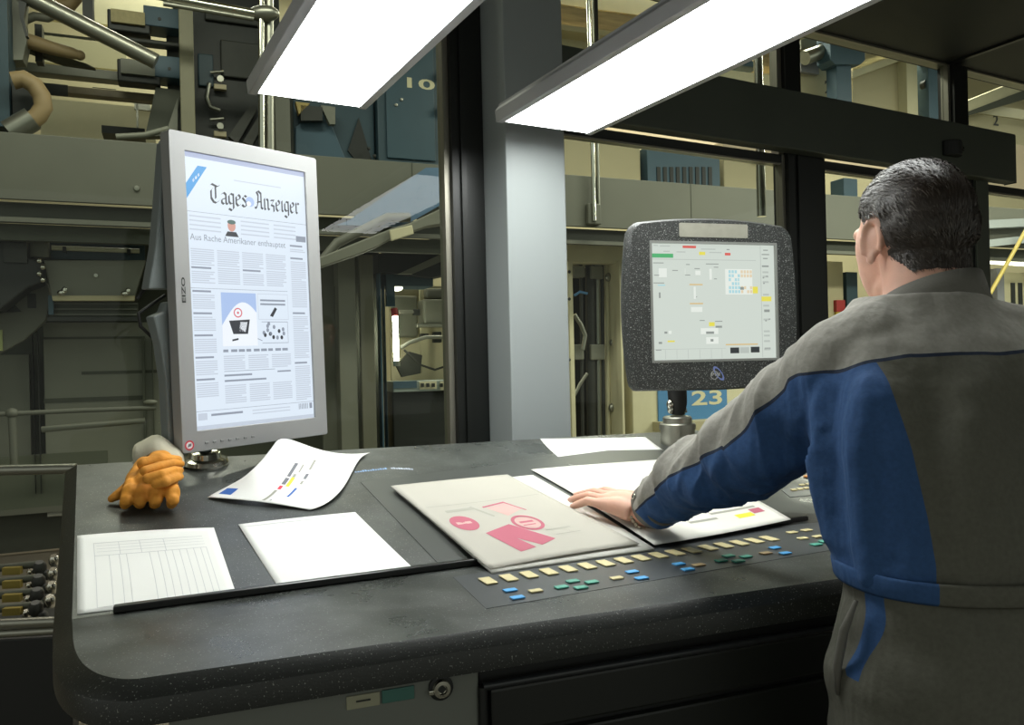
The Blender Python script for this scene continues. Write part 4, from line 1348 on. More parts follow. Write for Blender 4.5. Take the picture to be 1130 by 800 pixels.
# below the catwalk on the left
sl = qroot('light_recess', 'dark recess with an unlit strip light below the catwalk', 'recess', 105, 285, .5)
part(sl, 'recess_plate', m_blued, [(54, 264, 160, 288, .5, .04)])
part(sl, 'block', m_panel, [(31, 265, 54, 284, .42, .1)], .01)
qt(((57, 273.5), (154, 277)), .017, .46, 10).build('strip_tube', M('dull_tube', 'c8c4a8', .35), sl, smooth=True)
for x, y in ((71, 275), (142, 277.5)): part(sl, 'tube_clip', m_dark, [(x - 2, y - 3, x + 2, y + 3, .43, .04)])
hp = qroot('feed_hopper', 'olive grey tapered hopper panel with two wing nuts', 'hopper', 100, 330, .4)
part(hp, 'panel', m_panel, [([(48, 287), (161, 287), (149, 327), (57, 327)], .42, .05)], .006)
part(hp, 'lip', m_beige, [([(57, 326), (149, 326), (148, 332), (58, 332)], .38, .05)], .004)
for x, y in ((69, 323), (139, 324)):
    mb = MB(); mb.ell(Q.px(x - 2, y, .36), (.025, .01, .018)); mb.ell(Q.px(x + 2, y - 3, .36), (.018, .01, .022)); mb.build('wing_nut', m_chrome, hp, smooth=True)
mb = MB(); mb.lathe([(0, 0), (.012, 0), (.012, .02), (0, .02)], Q.px(106, 304, .42), -Q.e2); mb.build('stud', m_white, hp)
sb_ = qroot('slatted_box', 'dark ribbed box below the tapered hopper', 'box', 100, 352, .45)
part(sb_, 'body', m_walkd, [(55, 333, 152, 350, .5, .12)])
for k in range(3): part(sb_, 'slat', m_walk, [(57, 334 + k * 6, 152, 336 + k * 6, .48, .02)])
part(sb_, 'blue_end', m_blue, [(53, 326, 59, 347, .44, .03)])
part(sb_, 'bottom_bar', m_dark, [(52, 350, 152, 354, .44, .06)])
mc = qroot('roller_unit', 'black roller unit at the left edge below the catwalk', 'machine', 20, 330, .3)
part(mc, 'housing', m_dark, [([(-30, 264), (30, 264), (30, 285), (46, 287), (46, 312), (30, 318), (0, 342), (-30, 350)], .32, .2)], .01)
for k in range(4): mb = MB(); mb.ell(Q.px(43 + (k % 2) * 4, 288 + k * 7, .3), (.018, .018, .018)); mb.build('roller_end', m_chrome, mc, smooth=True)
part(mc, 'box', m_dark2, [(4, 268, 30, 290, .30, .03)])
wp = qroot('support_bracket', 'olive curved bracket plate under the black roller unit', 'bracket', 20, 400, .34)
part(wp, 'plate', m_walk, [([(-10, 344), (30, 314), (52, 312), (57, 330), (50, 354), (26, 376), (0, 390), (-10, 394)], .56, .06)], .006)
part(wp, 'dark_cutout', m_dark, [([(8, 340), (14, 334), (24, 344), (4, 345)], .552, .01), (30, 324, 40, 340, .552, .01)])
part(wp, 'label', M('label_lime', '9ba06a', .5), [(-4, 364, 3, 387, .545, .01)])
part(wp, 'edge_strip', m_panel, [([(-8, 346), (30, 312), (32, 316), (-6, 350)], .54, .02)])
# panelled machine wall under the catwalk, left part
wl = qroot('press_side_wall', 'grey green panelled press wall behind the tall monitor', 'press', 110, 480, .8)
part(wl, 'panel', m_panel, [(47, 356, 180, 560, .85, .06)], .004)
part(wl, 'panel', m_walk, [(-40, 392, 36, 560, .85, .06)], .004)
part(wl, 'upright', m_dark2, [(35, 356, 39, 545, .82, .05), (41, 356, 45, 545, .8, .05)])
part(wl, 'seam', m_walkd, [(48, 372, 160, 373.5, .845, .01), (90, 410, 180, 411.2, .845, .01), (48, 440, 160, 441, .845, .01)])
part(wl, 'kick_panel', M('kick_olive', '5d5f51', .55), [(-40, 506, 120, 560, .84, .02)])
part(wl, 'upright', m_walkd, [(156, 372, 162, 500, .8, .05), (167, 372, 171, 500, .8, .05)])
part(wl, 'backing_panel', m_walkd, [(-60, 250, 425, 570, 1.02, .05)])
part(wl, 'backing_panel', m_panel, [(352, 280, 396, 560, .85, .06)], .004)
hr = qroot('guard_rail', 'grey tubular guard rail in front of the panelled press wall', 'rail', 90, 455, .5)
qt(((-20, 458), (85, 453), (172, 450)), .017, .5, 10).build('tube', m_walk, hr, smooth=True)
qt(((46, 474), (90, 470), (160, 464)), .022, .6, 10).build('tube', m_panel, hr, smooth=True)
qt(((13, 456), (16, 520)), .025, .5, 10).build('post', m_walk, hr, smooth=True)
mb = MB(); mb.ell(Q.px(13, 456, .5), (.04, .04, .035)); mb.build('joint', m_walk, hr, smooth=True)
mb = MB(); mb.ell(Q.px(166, 444, .5), (.05, .03, .02)); mb.build('clamp', m_panel, hr, smooth=True)
gc = qroot('grey_cabinet', 'tall olive grey cabinet right of the tall monitor', 'cabinet', 390, 480, .6)
part(gc, 'body', m_panel, [(372, 281, 398, 560, .62, .18)], .006)
part(gc, 'door', M('cabinet_olive', '6b695a', .5), [(396, 281, 418, 560, .60, .05)], .006)
part(gc, 'handle', m_walkd, [(369, 316, 371, 362, .6, .02)])
# lit press niche
ni = qroot('press_niche', 'lit press niche with a tube lamp between cabinet and black mullion', 'press', 465, 480, .9)
part(ni, 'blue_jamb', m_blue, [(418, 300, 426, 560, .66, .1), (424, 300, 430, 560, .7, .12)])
part(ni, 'blue_lintel', m_blued, [(426, 298, 478, 316, .72, .3), (426, 298, 436, 338, .7, .05)])
part(ni, 'dark_soffit', m_dark, [([(418, 280), (505, 255), (505, 300), (478, 306), (418, 300)], .62, .4)])
part(ni, 'slant_bar', m_panel, [([(440, 302), (505, 272), (505, 281), (456, 302)], .55, .06)])
part(ni, 'back_plate', m_cream, [(430, 315, 520, 500, 1.5, .05)])
part(ni, 'housing', m_panel, [(470, 318, 520, 330, 1.2, .1), (467, 330, 520, 358, 1.1, .2), (434, 326, 462, 372, 1.35, .1)], .02)
part(ni, 'white_strip', m_cream, [(463, 316, 467, 412, 1.25, .03)])
part(ni, 'dark_fitting', m_dark, [(464, 368, 474, 374, 1.05, .05), (478, 366, 488, 378, 1.05, .05), (456, 341, 464, 348, 1.1, .04), (498, 320, 508, 326, 1.0, .05)], .01)
part(ni, 'fitting', m_steel, [(440, 342, 457, 346, 1.1, .04), (490, 366, 500, 377, 1.05, .06), (460, 357, 520, 361, 1.05, .06)], .01)
part(ni, 'slanted_cover', m_dark2, [([(438, 404), (452, 388), (466, 392), (464, 412), (444, 416)], 1.05, .05)])
qt(((442, 384), (452, 378), (470, 372), (500, 372)), .018, 1.0).build('pipe', m_steel, ni, smooth=True)
qt(((446, 386), (462, 402), (480, 408), (492, 404), (502, 392)), .01, .95).build('cable', m_dark2, ni, smooth=True)
part(ni, 'work_shelf', M('shelf_pale', '97a09a', .4, .2), [(434, 421, 520, 430, .8, .3)], .006)
part(ni, 'blue_strip', m_blue, [(434, 421, 460, 428, .79, .01)])
part(ni, 'control_strip', m_cream, [(463, 421, 482, 429, .79, .01), (486, 421, 520, 429, .79, .01)])
for k in range(7): part(ni, 'control_knob', m_dark, [(465 + k * 6 + (3 if k > 2 else 0), 423, 468 + k * 6 + (3 if k > 2 else 0), 427, .77, .02)])
part(ni, 'black_drawer', m_dark, [(433, 433, 520, 500, .86, .3)], .01)
tl_ = qroot('tube_lamp', 'bright upright fluorescent tube inside the press niche', 'lamp', 437, 400, .78)
qt(((436, 349), (437.5, 398)), .022, .78, 12).build('lit_tube', EM('tube_light', 'fffbe6', 40), tl_, smooth=True)
qt(((434.5, 340), (436, 348)), .03, .78, 12).build('tube_cap', m_red, tl_, smooth=True)
qt(((437.5, 398), (438, 404)), .03, .78, 12).build('tube_cap', m_steel, tl_, smooth=True)
mb = MB(); mb.ell(Q.px(438, 318, .85), (.05, .04, .025)); one('spot_lamp', 'small round lamp under the blue lintel of the press niche', 'lamp', mb, EM('spot_light', 'fffbe0', 6), smooth=True)

# right of the column: beige cabinets below the catwalk
zr = Q.sz(640, 272, .75)[1]
uc = qroot('tube_cabinet', 'open beige cabinet full of upright tubes between column and touch monitor', 'cabinet', 655, 475, .5)
part(uc, 'frame_post', m_cream, [(627, 288, 637, 520, .5, .04)], .004)
part(uc, 'frame_header', m_cream, [(622, 268, 690, 291, .55, .4)], .006)
part(uc, 'frame_post', m_cream, [(683, 288, 691, 520, .5, .4)], .004)
part(uc, 'back_plate', m_dark, [(628, 285, 690, 520, 1.0, .04)])
for x, r, mt in ((651, .045, m_dark2), (659, .03, m_steel), (669.5, .02, m_cream), (675.5, .024, m_walk), (641, .016, m_dark2), (664, .02, m_dark2)):
    qt(((x, 288), (x + 2.5, 520)), r, .72, 10).build('tube', mt, uc, smooth=True)
part(uc, 'clamp_bar', m_panel, [(633, 293, 646, 306, .66, .1), (652, 293, 666, 308, .66, .1), (634, 380, 645, 397, .66, .1), (652, 380, 668, 397, .66, .1)], .01)
qt(((634, 347), (641, 358), (646, 370), (643, 386)), .02, .62).build('hose', m_steel, uc, smooth=True)
qt(((634, 326), (640, 322), (648, 324)), .012, .62).build('blue_cable', m_blues, uc, smooth=True)
qt(((634, 436), (640, 424), (648, 412)), .015, .62).build('lever', m_steel, uc, smooth=True)
for x, y in ((671, 306), (676, 310), (676, 378), (678, 400), (675, 450)):
    mb = MB(); mb.ell(Q.px(x, y, .68), (.03, .03, .04)); mb.build('tube_joint', m_steel, uc, smooth=True)
for y in (300, 330, 397, 462):
    mb = MB(); mb.lathe([(0, 0), (.014, 0), (.014, .006), (0, .006)], Q.px(628, y, .5), -Q.e2); mb.build('screw', m_dark2, uc)
bw = qroot('beige_press_cabinet', 'beige press cabinet with a blue number panel behind the touch monitor', 'cabinet', 790, 480, .5)
part(bw, 'body', m_cream, [(694, 268, 866, 560, .52, .5)], .006)
part(bw, 'blue_panel', m_blues, [(726, 422, 803, 467, .505, .02)])
part(bw, 'shelf', m_beige, [(735, 467, 830, 472, .3, .3)])
qtext('23', 763, 431.5, 797, 446, .503, bw, m_num, 'painted_number')
mb = MB(); a, b = Q.sz(660, 262, .1); Q.bx(mb, Q.sz(622, 262, .1)[0], Q.sz(700, 262, .1)[0], .3, .5, zr + .02, zr + .08)
one('duct', 'grey duct under the catwalk above the open tube cabinet', 'duct', mb, m_walk, bevel=.01)
# above the catwalk on the right
bv = qroot('vent_cabinet', 'blue cabinet with black vent slots above the catwalk', 'cabinet', 755, 200, 1.2)
part(bv, 'body', m_blue, [(714, 162, 795, 225, 1.2, .4)])
for k in range(9): part(bv, 'vent_slot', m_dark, [(725 + k * 7.1, 184, 729.5 + k * 7.1, 212, 1.19, .012)])
mb = MB(); Q.pbx(mb, 600, 148, 708, 230, 1.25, .3); one('beige_press_cabinet', 'plain beige cabinet left of the blue vent cabinet', 'cabinet', mb, m_beige, bevel=.01)
lb = qroot('beige_press_cabinet', 'plain beige cabinet right of the blue vent cabinet', 'cabinet', 830, 200, 1.25)
part(lb, 'body', m_beige, [(798, 155, 900, 240, 1.25, .3)], .01)
mb = MB(); mb.ell(Q.px(838, 178, 1.2), (.05, .03, .02)); mb.build('latch', m_dark2, lb, smooth=True)
cp = qroot('chrome_pole', 'chrome pole with a foot bracket in front of the catwalk by the column', 'pole', 655, 245, -.05)
qt(((648, -40), (656, 244)), .018, -.06, 12).build('tube', m_chrome, cp, smooth=True)
qt(((654, -40), (661, 240)), .014, -.02, 12).build('tube', m_steel, cp, smooth=True)
part(cp, 'foot_bracket', m_walk, [(649, 224, 664, 248, -.05, .05)], .01)
# transom view: stacked reels, beige machine head
rs = qroot('paper_reels', 'ochre streaked reel rack high above the catwalk left of the right lamp', 'reel rack', 680, 40, 1.6)
part(rs, 'shelf', m_beige, [([(600, 24), (760, 46), (760, 52), (600, 30)], 1.6, .3)])
part(rs, 'band', m_cream, [([(600, -30), (760, 6), (760, 24), (600, 2)], 1.7, .3)])
part(rs, 'streaked_band', m_rust, [([(600, 4), (760, 27), (760, 46), (600, 24)], 1.65, .3)])
part(rs, 'back_panel', m_beige, [([(600, 30), (800, 56), (800, 130), (600, 100)], 1.8, .3)])
rs2 = qroot('paper_reels', 'ochre streaked reel rack between the right lamp and the black transom post', 'reel rack', 850, 70, 1.2)
part(rs2, 'streaked_band', m_rust, [([(836, 58), (866, 50), (866, 75), (836, 72)], 1.2, .2)])
part(rs2, 'blue_block', m_blue, [(808, 64, 838, 75, 1.15, .2)])
part(rs2, 'shelf', m_cream, [(790, 75, 866, 100, 1.1, .3)])
mh = qroot('printing_press', 'beige press head with a roller stub behind the chrome post', 'press', 905, 110, 1.0)
part(mh, 'head_plate', m_beige, [(880, 36, 924, 130, 1.05, .1)], .01)
part(mh, 'bar', m_panel, [([(884, 44), (916, 34), (916, 44), (884, 54)], 1.0, .1)])
mb = MB(); p, q = Q.px(888, 64, .85), Q.px(907, 57, .85); mb.tube([p, q], .075, 18); mb.build('roller', m_steel, mh, smooth=True)
mb = MB(); mb.tube([q, q + (q - p) * .18], .09, 18); mb.build('roller_end', m_dark, mh, smooth=True)
part(mh, 'grey_block', m_blockg, [(884, 66, 904, 82, .95, .05)])
qtext('2', 910, 88, 919, 104, 1.045, mh, m_dark2, 'painted_number')
mb = MB(); W.bx(mb, sD1 + .03, sD1 + .075, .25, .3, zh0 - .3, 3.2); mb2 = MB(); p = W.pt(sD1 + .05, .3, 2.0)
mb2.tube([p, p + ZV * 1.5], .022, 14); one('chrome_post', 'chrome upright post close behind the black transom post', 'post', mb2, m_chrome, smooth=True)
bh = qroot('blue_hammer_column', 'blue column with a wide hammer-shaped head behind the transom glass', 'column', 936, 110, .7)
part(bh, 'head', m_blue, [([(916, 38), (954, 44), (955, 66), (950, 71), (922, 71), (917, 66)], .7, .2)], .006)
part(bh, 'shaft', m_blue, [(923, 68, 941, 140, .75, .15)], .006)
bp_ = qroot('beige_slanted_housing', 'beige housing with a slanting top right of the blue hammer column', 'housing', 980, 110, .9)
part(bp_, 'backing_panel', m_beige, [([(941, 70), (1000, 52), (1000, 150), (941, 140)], 1.0, .2)])
part(bp_, 'band', m_cream, [([(941, 78), (1002, 56), (1002, 64), (941, 86)], .92, .1)])
part(bp_, 'upright_edge', m_cream, [(1000, 58, 1014, 150, .88, .2)], .006)
mb = MB(); Q.pbx(mb, 1024, 60, 1046, 150, .8, .2); Q.pbx(mb, 1015, 60, 1030, 70, .82, .1)
one('blue_column', 'plain blue column right of the beige slanted housing', 'column', mb, m_blue, bevel=.006)
mb = MB(); mb.lathe([(0, 0), (.06, 0), (.06, .06), (.03, .06), (.03, .1), (0, .1)], Q.px(1019, 95, .9), -Q.e2); one('bearing', 'dark round bearing beside the plain blue column', 'bearing', mb, m_dark2, smooth=True)
rb = qroot('roof_beam', 'beige roof beam seen through the rightmost transom pane', 'beam', 1100, 120, 1.0)
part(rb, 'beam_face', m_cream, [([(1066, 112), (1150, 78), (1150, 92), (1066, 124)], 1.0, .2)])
part(rb, 'beam_shadow_side', m_walkd, [([(1066, 124), (1150, 92), (1150, 104), (1066, 128)], .98, .15)])  # shade on the beam's lower side put into a darker colour
pm2 = qroot('machine_cover', 'beige panel with a painted figure behind the header end', 'panel', 1100, 200, .9)
part(pm2, 'panel_face', m_beige, [(1060, 122, 1170, 246, 1.25, .2)], .006)
part(pm2, 'edge_strip', m_cream, [(1060, 122, 1170, 127, 1.23, .02)])
qtext('2', 1096, 126, 1102, 139, 1.245, pm2, m_dark2, 'painted_number')
# beyond the right door leaf
mb = MB(); Q.pbx(mb, 931, 196, 947, 222, .9, .2); one('blue_box', 'small blue box above the catwalk seen left of the worker\'s head', 'box', mb, m_blue, bevel=.01)
dl = qroot('strip_light', 'bright strip light under the catwalk left of the worker\'s head', 'lamp', 930, 278, .3)
qt(((905, 276), (960, 281)), .022, .2, 10).build('lit_tube', EM('strip_lit', 'fff8dc', 5), dl, smooth=True)
dl2 = qroot('strip_light', 'bright strip light at the right edge above the yellow rod', 'lamp', 1110, 290, .3)
qt(((1085, 288), (1160, 293)), .028, .2, 10).build('lit_tube', EM('strip_lit', 'fff8dc', 5), dl2, smooth=True)
bt = qroot('beige_press_cabinet', 'beige cabinet with a red box low behind the worker\'s face', 'cabinet', 930, 330, .6)
part(bt, 'body', m_beige, [(908, 288, 934, 460, .62, .3)], .006)
part(bt, 'red_box', m_red, [(923, 331, 933, 344, .58, .05)], .004)
part(bt, 'yellow_label', M('label_yellow', 'c4a83a', .5), [(923, 344, 933, 349, .59, .03)])
mb = MB(); Q.pbx(mb, 934, 300, 950, 460, .6, .3); one('blue_cabinet', 'narrow blue cabinet behind the worker\'s face', 'cabinet', mb, m_blued, bevel=.006)
for i, (y0, y1, lab) in enumerate(((242, 251, 'upper pale rail at the right edge'), (264, 272, 'lower pale rail at the right edge'))):
    mb = MB(); Q.prism(mb, [(1086, y0 + 1), (1150, y0 - 2 - 4 * i), (1150, y1 - 2 - 4 * i), (1086, y1 + 1)], -.14, .1); one('pale_rail', lab + ' behind the glass', 'rail', mb, m_col)
one('yellow_rod', 'thin yellow rod slanting up behind the worker\'s right shoulder', 'rod', qt(((1088, 332), (1140, 240)), .02, -.3, 10), M('rod_yellow', 'b09d50', .4), smooth=True)
mb = MB(); Q.pbx(mb, 1100, 296, 1112, 470, .2, .12); one('post', 'grey post behind the yellow rod at the right edge', 'post', mb, m_blockg)
rp = qroot('tube_cabinet', 'cream cabinet with dark slots at the far right edge', 'cabinet', 1120, 400, .4)
part(rp, 'body', m_cream, [(1086, 300, 1180, 470, .5, .2)], .006)
part(rp, 'dark_slot', m_dark, [(1116, 312, 1121, 345, .49, .02), (1124, 312, 1129, 345, .49, .02)])

# gear frame by the left end of the desk
GY = 2.15
G = Frame(P(40, 520, GY), R(6))


def gbx(mb, x0, y0, x1, y1, d, t): return G.pbx(mb, x0, y0, x1, y1, d, t)


gf_ = thing('machine_guard', 'dark guard frame with steel rails at the left end of the desk', 'guard', G.px(40, 690, 0))
gp_ = lambda x, y, d=0.: G.px(x, y, d)
mb = MB(); mb.tube([gp_(-60, 520.5), gp_(84, 517)], .014, 14); mb.build('rail', m_steel, gf_, smooth=True)
mb = MB(); gbx(mb, 72, 516, 83, 700, -.01, .03); mb.build('upright', m_dark, gf_, bevel=.004)
mb = MB(); mb.tube([gp_(-60, 691), gp_(74, 685)], .013, 14); mb.build('rail', m_steel, gf_, smooth=True)
mb = MB(); mb.tube([gp_(-60, 703), gp_(74, 695)], .011, 14); mb.build('rail', m_steel, gf_, smooth=True)
a, z = G.sz(40, 704, 0)
mb = MB(); G.bx(mb, a - .35, G.sz(78, 700, 0)[0], .0, .04, .0, z); mb.build('panel', m_black2, gf_, bevel=.004)
gr = thing('gear_tray', 'tray of chrome knobs and dark shafts behind the guard frame', 'tray', G.px(30, 650, .4))
zt0 = G.sz(30, 690, .35)[1]
mb = MB(); G.bx(mb, G.sz(-60, 650, .35)[0], G.sz(78, 650, .35)[0], .15, 1.0, zt0 - .12, zt0 - .05); mb.build('tray_floor', m_dark, gr)
for i in range(4):
    y = 628 + i * 15
    mb = MB(); mb.tube([G.px(-30, y + 2, .5 - i * .09), G.px(46, y - 6, .5 - i * .09)], .012, 10); mb.build('shaft', m_walkd, gr, smooth=True)
    for x, dy, r in ((60, -10, .017), (44, -2, .02), (34, 4, .012), (52, 6, .014)):
        p = G.px(x - i * 1.5, y + dy, .48 - i * .09); mb = MB(); mb.lathe([(0, -r), (r * .8, -r), (r, -r * .5), (r, r * .4), (r * .6, r), (0, r)], p, (ZV - Q.e2 * .4).normalized(), n=14); mb.build('knob', m_chrome if (x in (60, 34)) else m_dark2, gr, smooth=True)
    mb = MB(); G.pbx(mb, 2, y - 1, 22, y + 6, .47 - i * .09, .02); mb.build('brass_tag', M('brass', '8a7a3a', .4, .5), gr)

# ------------------------------------------------------------------ the worker
OB = Vector((.62, 1.09, 0)); bf = Vector((-.12, .993, 0)).normalized(); br_ = Vector((bf.y, -bf.x, 0))


def bp3(x, y, z):
    return OB + br_ * x + bf * y + ZV * z


worker = thing('person', 'man in grey and blue work clothes leaning left hand on the newspaper', 'person', OB)


def ering(c, ax, ay, a, b, n=40, p=2.3):
    out = []
    for k in range(n):
        t = 2 * math.pi * k / n; ct, st = math.cos(t), math.sin(t)
        out.append(c + ax * (a * math.copysign(abs(ct) ** (2 / p), ct)) + ay * (b * math.copysign(abs(st) ** (2 / p), st)))
    return out


def limb(mb, pts, rs, n=20):
    """tapering limb with a ball at each joint; long spans get ring subdivisions"""
    P_, R_ = [], []
    for i in range(len(pts) - 1):
        for k in range(6):
            t = k / 6; P_.append(Vector(pts[i]) * (1 - t) + Vector(pts[i + 1]) * t); R_.append(rs[i] * (1 - t) + rs[i + 1] * t)
    P_.append(Vector(pts[-1])); R_.append(rs[-1])
    mb.tube(P_, R_, n)
    for p, r in zip(pts, rs): mb.ell(Vector(p), (r, r, r), nu=n, nv=12)


# --- joints
shL = Vector((.490, 1.168, 1.298)); elL = Vector((.398, 1.305, 1.170))
wrL = S(713, 566, .040)
shR = bp3(.175, .05, 1.295); elR = bp3(.245, .19, 1.12); wrR = Vector((.83, 1.50, DZ + .05))
hd = (S(634, 553, .012) - wrL); hd = (hd - SN * hd.dot(SN)).normalized(); lat = (SN.cross(hd)).normalized()
if lat.y < 0: lat = -lat


def hand(mb, w0, d, l, up, side):
    """palm, four fingers of different lengths, thumb on the l side; resting on the surface below"""
    k = [(.040, .094, .082), (.015, .100, .090), (-.011, .096, .083), (-.036, .085, .066)]
    mb.tube([w0, w0 + d * .035 + up * .004, w0 + d * .07 + up * .004, w0 + d * .1 - up * .002], [.028, .027, .022, .014], 16)
    for lx, dx, ln in k:
        a = w0 + d * .02 + l * lx * .55; b = w0 + d * dx + l * lx + up * .002
        mb.tube([a, (a + b) / 2 + up * .004, b], [.021, .019, .0125], 14); mb.ell(b, (.0125,) * 3, nu=12, nv=8)
        sp = d + l * (lx * 2.2); sp.normalize()
        m1 = b + sp * ln * .46 - up * .002; m2 = m1 + sp * ln * .32 - up * .013; m3 = m2 + sp * ln * .22 - up * .009
        mb.tube([b, m1, m2, m3], [.0108, .0095, .0086, .0072], 14)
        for p, r in ((m1, .0097), (m2, .0087), (m3, .0073)): mb.ell(p, (r, r, r), nu=12, nv=8)
    a = w0 + d * .022 + l * .022 - up * .006; b = w0 + d * .05 + l * .052 - up * .013; c = b + (d * .8 + l * .55).normalized() * .034 - up * .004; e = c + (d * .95 + l * .25).normalized() * .028
    mb.tube([a, b, c, e], [.018, .0145, .0112, .0085], 14)
    for p, r in ((b, .0145), (c, .0112), (e, .0085)): mb.ell(p, (r, r, r), nu=12, nv=8)


# --- head frame
Hc = Vector((.632, 1.262, 1.494)); HS = .94
yaw, pit = R(4), R(12)
hf = Vector((-math.sin(yaw), math.cos(yaw), 0)); hr_ = Vector((hf.y, -hf.x, 0))
hfw = (hf * math.cos(pit) - ZV * math.sin(pit)).normalized(); hup = hr_.cross(hfw).normalized()
HA = (hr_, hfw, hup)


def hp3(x, y, z):
    return Hc + (hr_ * x + hfw * y + hup * z) * HS


mb = MB()
e = lambda c, r: mb.ell(hp3(*c), [q * HS for q in r], HA, 28, 18)
e((0, -.018, .034), (.076, .098, .086)); e((0, -.045, .01), (.070, .068, .075)); e((0, .04, -.02), (.066, .062, .095))
e((0, .045, -.075), (.048, .046, .052)); e((0, .078, -.102), (.024, .020, .022)); e((0, .02, -.07), (.058, .06, .05))
e((0, .082, .045), (.052, .022, .022)); e((0, .034, .002), (.069, .070, .088))
mb.tube([hp3(0, .092, .03), hp3(0, .108, .004), hp3(0, .118, -.018), hp3(0, .104, -.028)], [.009, .011, .0145, .010], 14)
e((.012, .104, -.024), (.009, .010, .008)); e((-.012, .104, -.024), (.009, .010, .008))
e((0, .096, -.050), (.024, .010, .0055)); e((0, .094, -.062), (.021, .010, .0065))
for sx in (-1, 1):
    e((sx * .032, .086, .022), (.016, .010, .006)); e((sx * .032, .086, .004), (.015, .009, .005))
    # ear: shell, rim, lobe
    ea = (Vector(hr_ * sx).normalized() * .94 - hfw * .34).normalized()
    ec = hp3(sx * .0735, -.022, -.004)
    ex = ea; ey = (hfw + hup * .15); ey = (ey - ex * ey.dot(ex)).normalized(); ez = ex.cross(ey).normalized()
    if ez.z < 0: ez = -ez
    mb.ell(ec, (.006, .016, .026), (ex, ey, ez), 18, 12)
    rim = [ec + ex * .007 + ey * (.018 * math.cos(a)) * (1.0) + ez * (.031 * math.sin(a)) for a in [R(-40 + 16 * k) for k in range(17)]]
    mb.tube(rim, .0048, 10)
    mb.ell(ec + ez * -.027 + ey * .004 + ex * .003, (.005, .010, .011), (ex, ey, ez), 14, 10)
    mb.ell(ec + ey * .014 + ex * .003, (.006, .005, .007), (ex, ey, ez), 12, 8)
c7 = Vector((.637, 1.195, 1.385))
mb.loft([ering(hp3(0, -.022, .0), hr_, hfw, .058, .062), ering(hp3(0, -.028, -.06), hr_, hfw, .058, .060), ering((hp3(0, -.03, -.1) + c7 + ZV * .03) / 2 + bf * .01, br_, bf, .060, .061), ering(c7 + bf * .02 + ZV * .01, br_, bf, .07, .066), ering(c7 + bf * .01 - ZV * .05, br_, bf, .11, .08)])
TR = [(.86, -.005, .155, .105), (.92, 0, .16, .108), (1.0, 0, .14, .10), (1.10, .015, .15, .108), (1.20, .04, .165, .115), (1.29, .07, .165, .11), (1.345, .088, .14, .09), (1.385, .10, .09, .07)]
mb.loft([ering(bp3(0, y, z), br_, bf, a, b) for z, y, a, b in TR])
limb(mb, [bp3(-.10, .075, 1.31), shL], [.06, .056]); limb(mb, [bp3(.10, .07, 1.31), shR], [.06, .056])
limb(mb, [shL, elL, wrL], [.054, .042, .027]); limb(mb, [shR, elR, wrR], [.054, .042, .027])
hand(mb, wrL, hd, lat, SN, 1)
hdR = Vector((-.25, .95, 0)).normalized(); wR2 = Vector((wrR.x, wrR.y, DZ + .034)); limb(mb, [wrR, wR2], [.027, .026]); hand(mb, wR2, hdR, Vector((-hdR.y, hdR.x, 0)), ZV, -1)
for sx in (-1, 1):
    limb(mb, [bp3(sx * .085, 0, .88), bp3(sx * .095, .015, .50), bp3(sx * .10, -.03, .10)], [.085, .058, .042])
    mb.ell(bp3(sx * .105, .04, .055), (.04, .115, .045), (br_, bf, ZV))
vs, fs, ns = remesh(mb, .0038, 4, .45)
m_skin = M('skin', 'd6a691', .55, var=.06, scale=30, bump=.05, bscale=300)
nt = m_skin.node_tree; bs_ = nt.nodes['Principled BSDF']
bs_.inputs['Subsurface Weight'].default_value = .15; bs_.inputs['Subsurface Radius'].default_value = (.01, .004, .002)
body = skin_obj('body', vs, fs, m_skin, worker)

# eyes
for sx in (-1, 1):
    mb = MB(); c = hp3(sx * .032, .080, .013); mb.ell(c, (.0125,) * 3, HA, 16, 12)
    ey_ = mb.build('eye', M('eye_white', 'd8d4cc', .2), worker, smooth='all')
    mb = MB(); mb.lathe([(0, 0), (.0055, 0), (.004, .0012), (0, .0016)], c + hfw * .0118, hfw); mb.build('iris', M('iris', '3a2c20', .2), ey_, smooth='all')

# hair: short, follows the scalp, grown from the head surface
hv = []; hmask = np.zeros(len(vs))


def hairline(q):
    x, y, z = q
    ax = abs(x)
    if y > .02: lim = .060 + (y - .02) * .35 - ax * .25             # forehead
    elif y > -.026: lim = -.006 + (y + .026) * 1.45                   # temple and sideburn
    else: lim = -.026 - min(1, (-.026 - y) / .045) * .046            # behind the ear to the nape
    if ax > .058 and -.044 < y < .010 and z < .034: return -1
    return z - lim


Hinv = np.array([hr_, hfw, hup])
loc = (vs - np.array(Hc)) @ Hinv.T
cand = np.where((loc[:, 2] > -.09) & (np.linalg.norm(loc, axis=1) < .17))[0]
for i in cand: hmask[i] = hairline(loc[i])
hm = np.full(len(vs), -1.); hm[cand] = hmask[cand]
keep = [f for f in fs if all(hm[j] > 0 for j in f)]
used = sorted({j for f in keep for j in f}); remap = {j: k for k, j in enumerate(used)}
hvs = []
for j in used:
    th = .0085 * min(1, max(.12, hm[j] / .03))
    if loc[j, 2] < -.02: th *= .55
    n_ = Vector(ns[j]); p = Vector(vs[j]); l3 = loc[j]
    st = noise.noise(Vector((l3[0] * 150, l3[1] * 26, l3[2] * 40))) * .0022 + noise.noise(Vector((l3[0] * 25, l3[1] * 25, l3[2] * 25))) * .002
    hvs.append(p + n_ * (th + st * min(1, hm[j] / .02)))
mb = MB(); mb.v = hvs; mb.f = [[remap[j] for j in f] for f in keep]; mb.m = [0] * len(mb.f)
rng = random.Random(5)
cen_h = np.array(Hc)
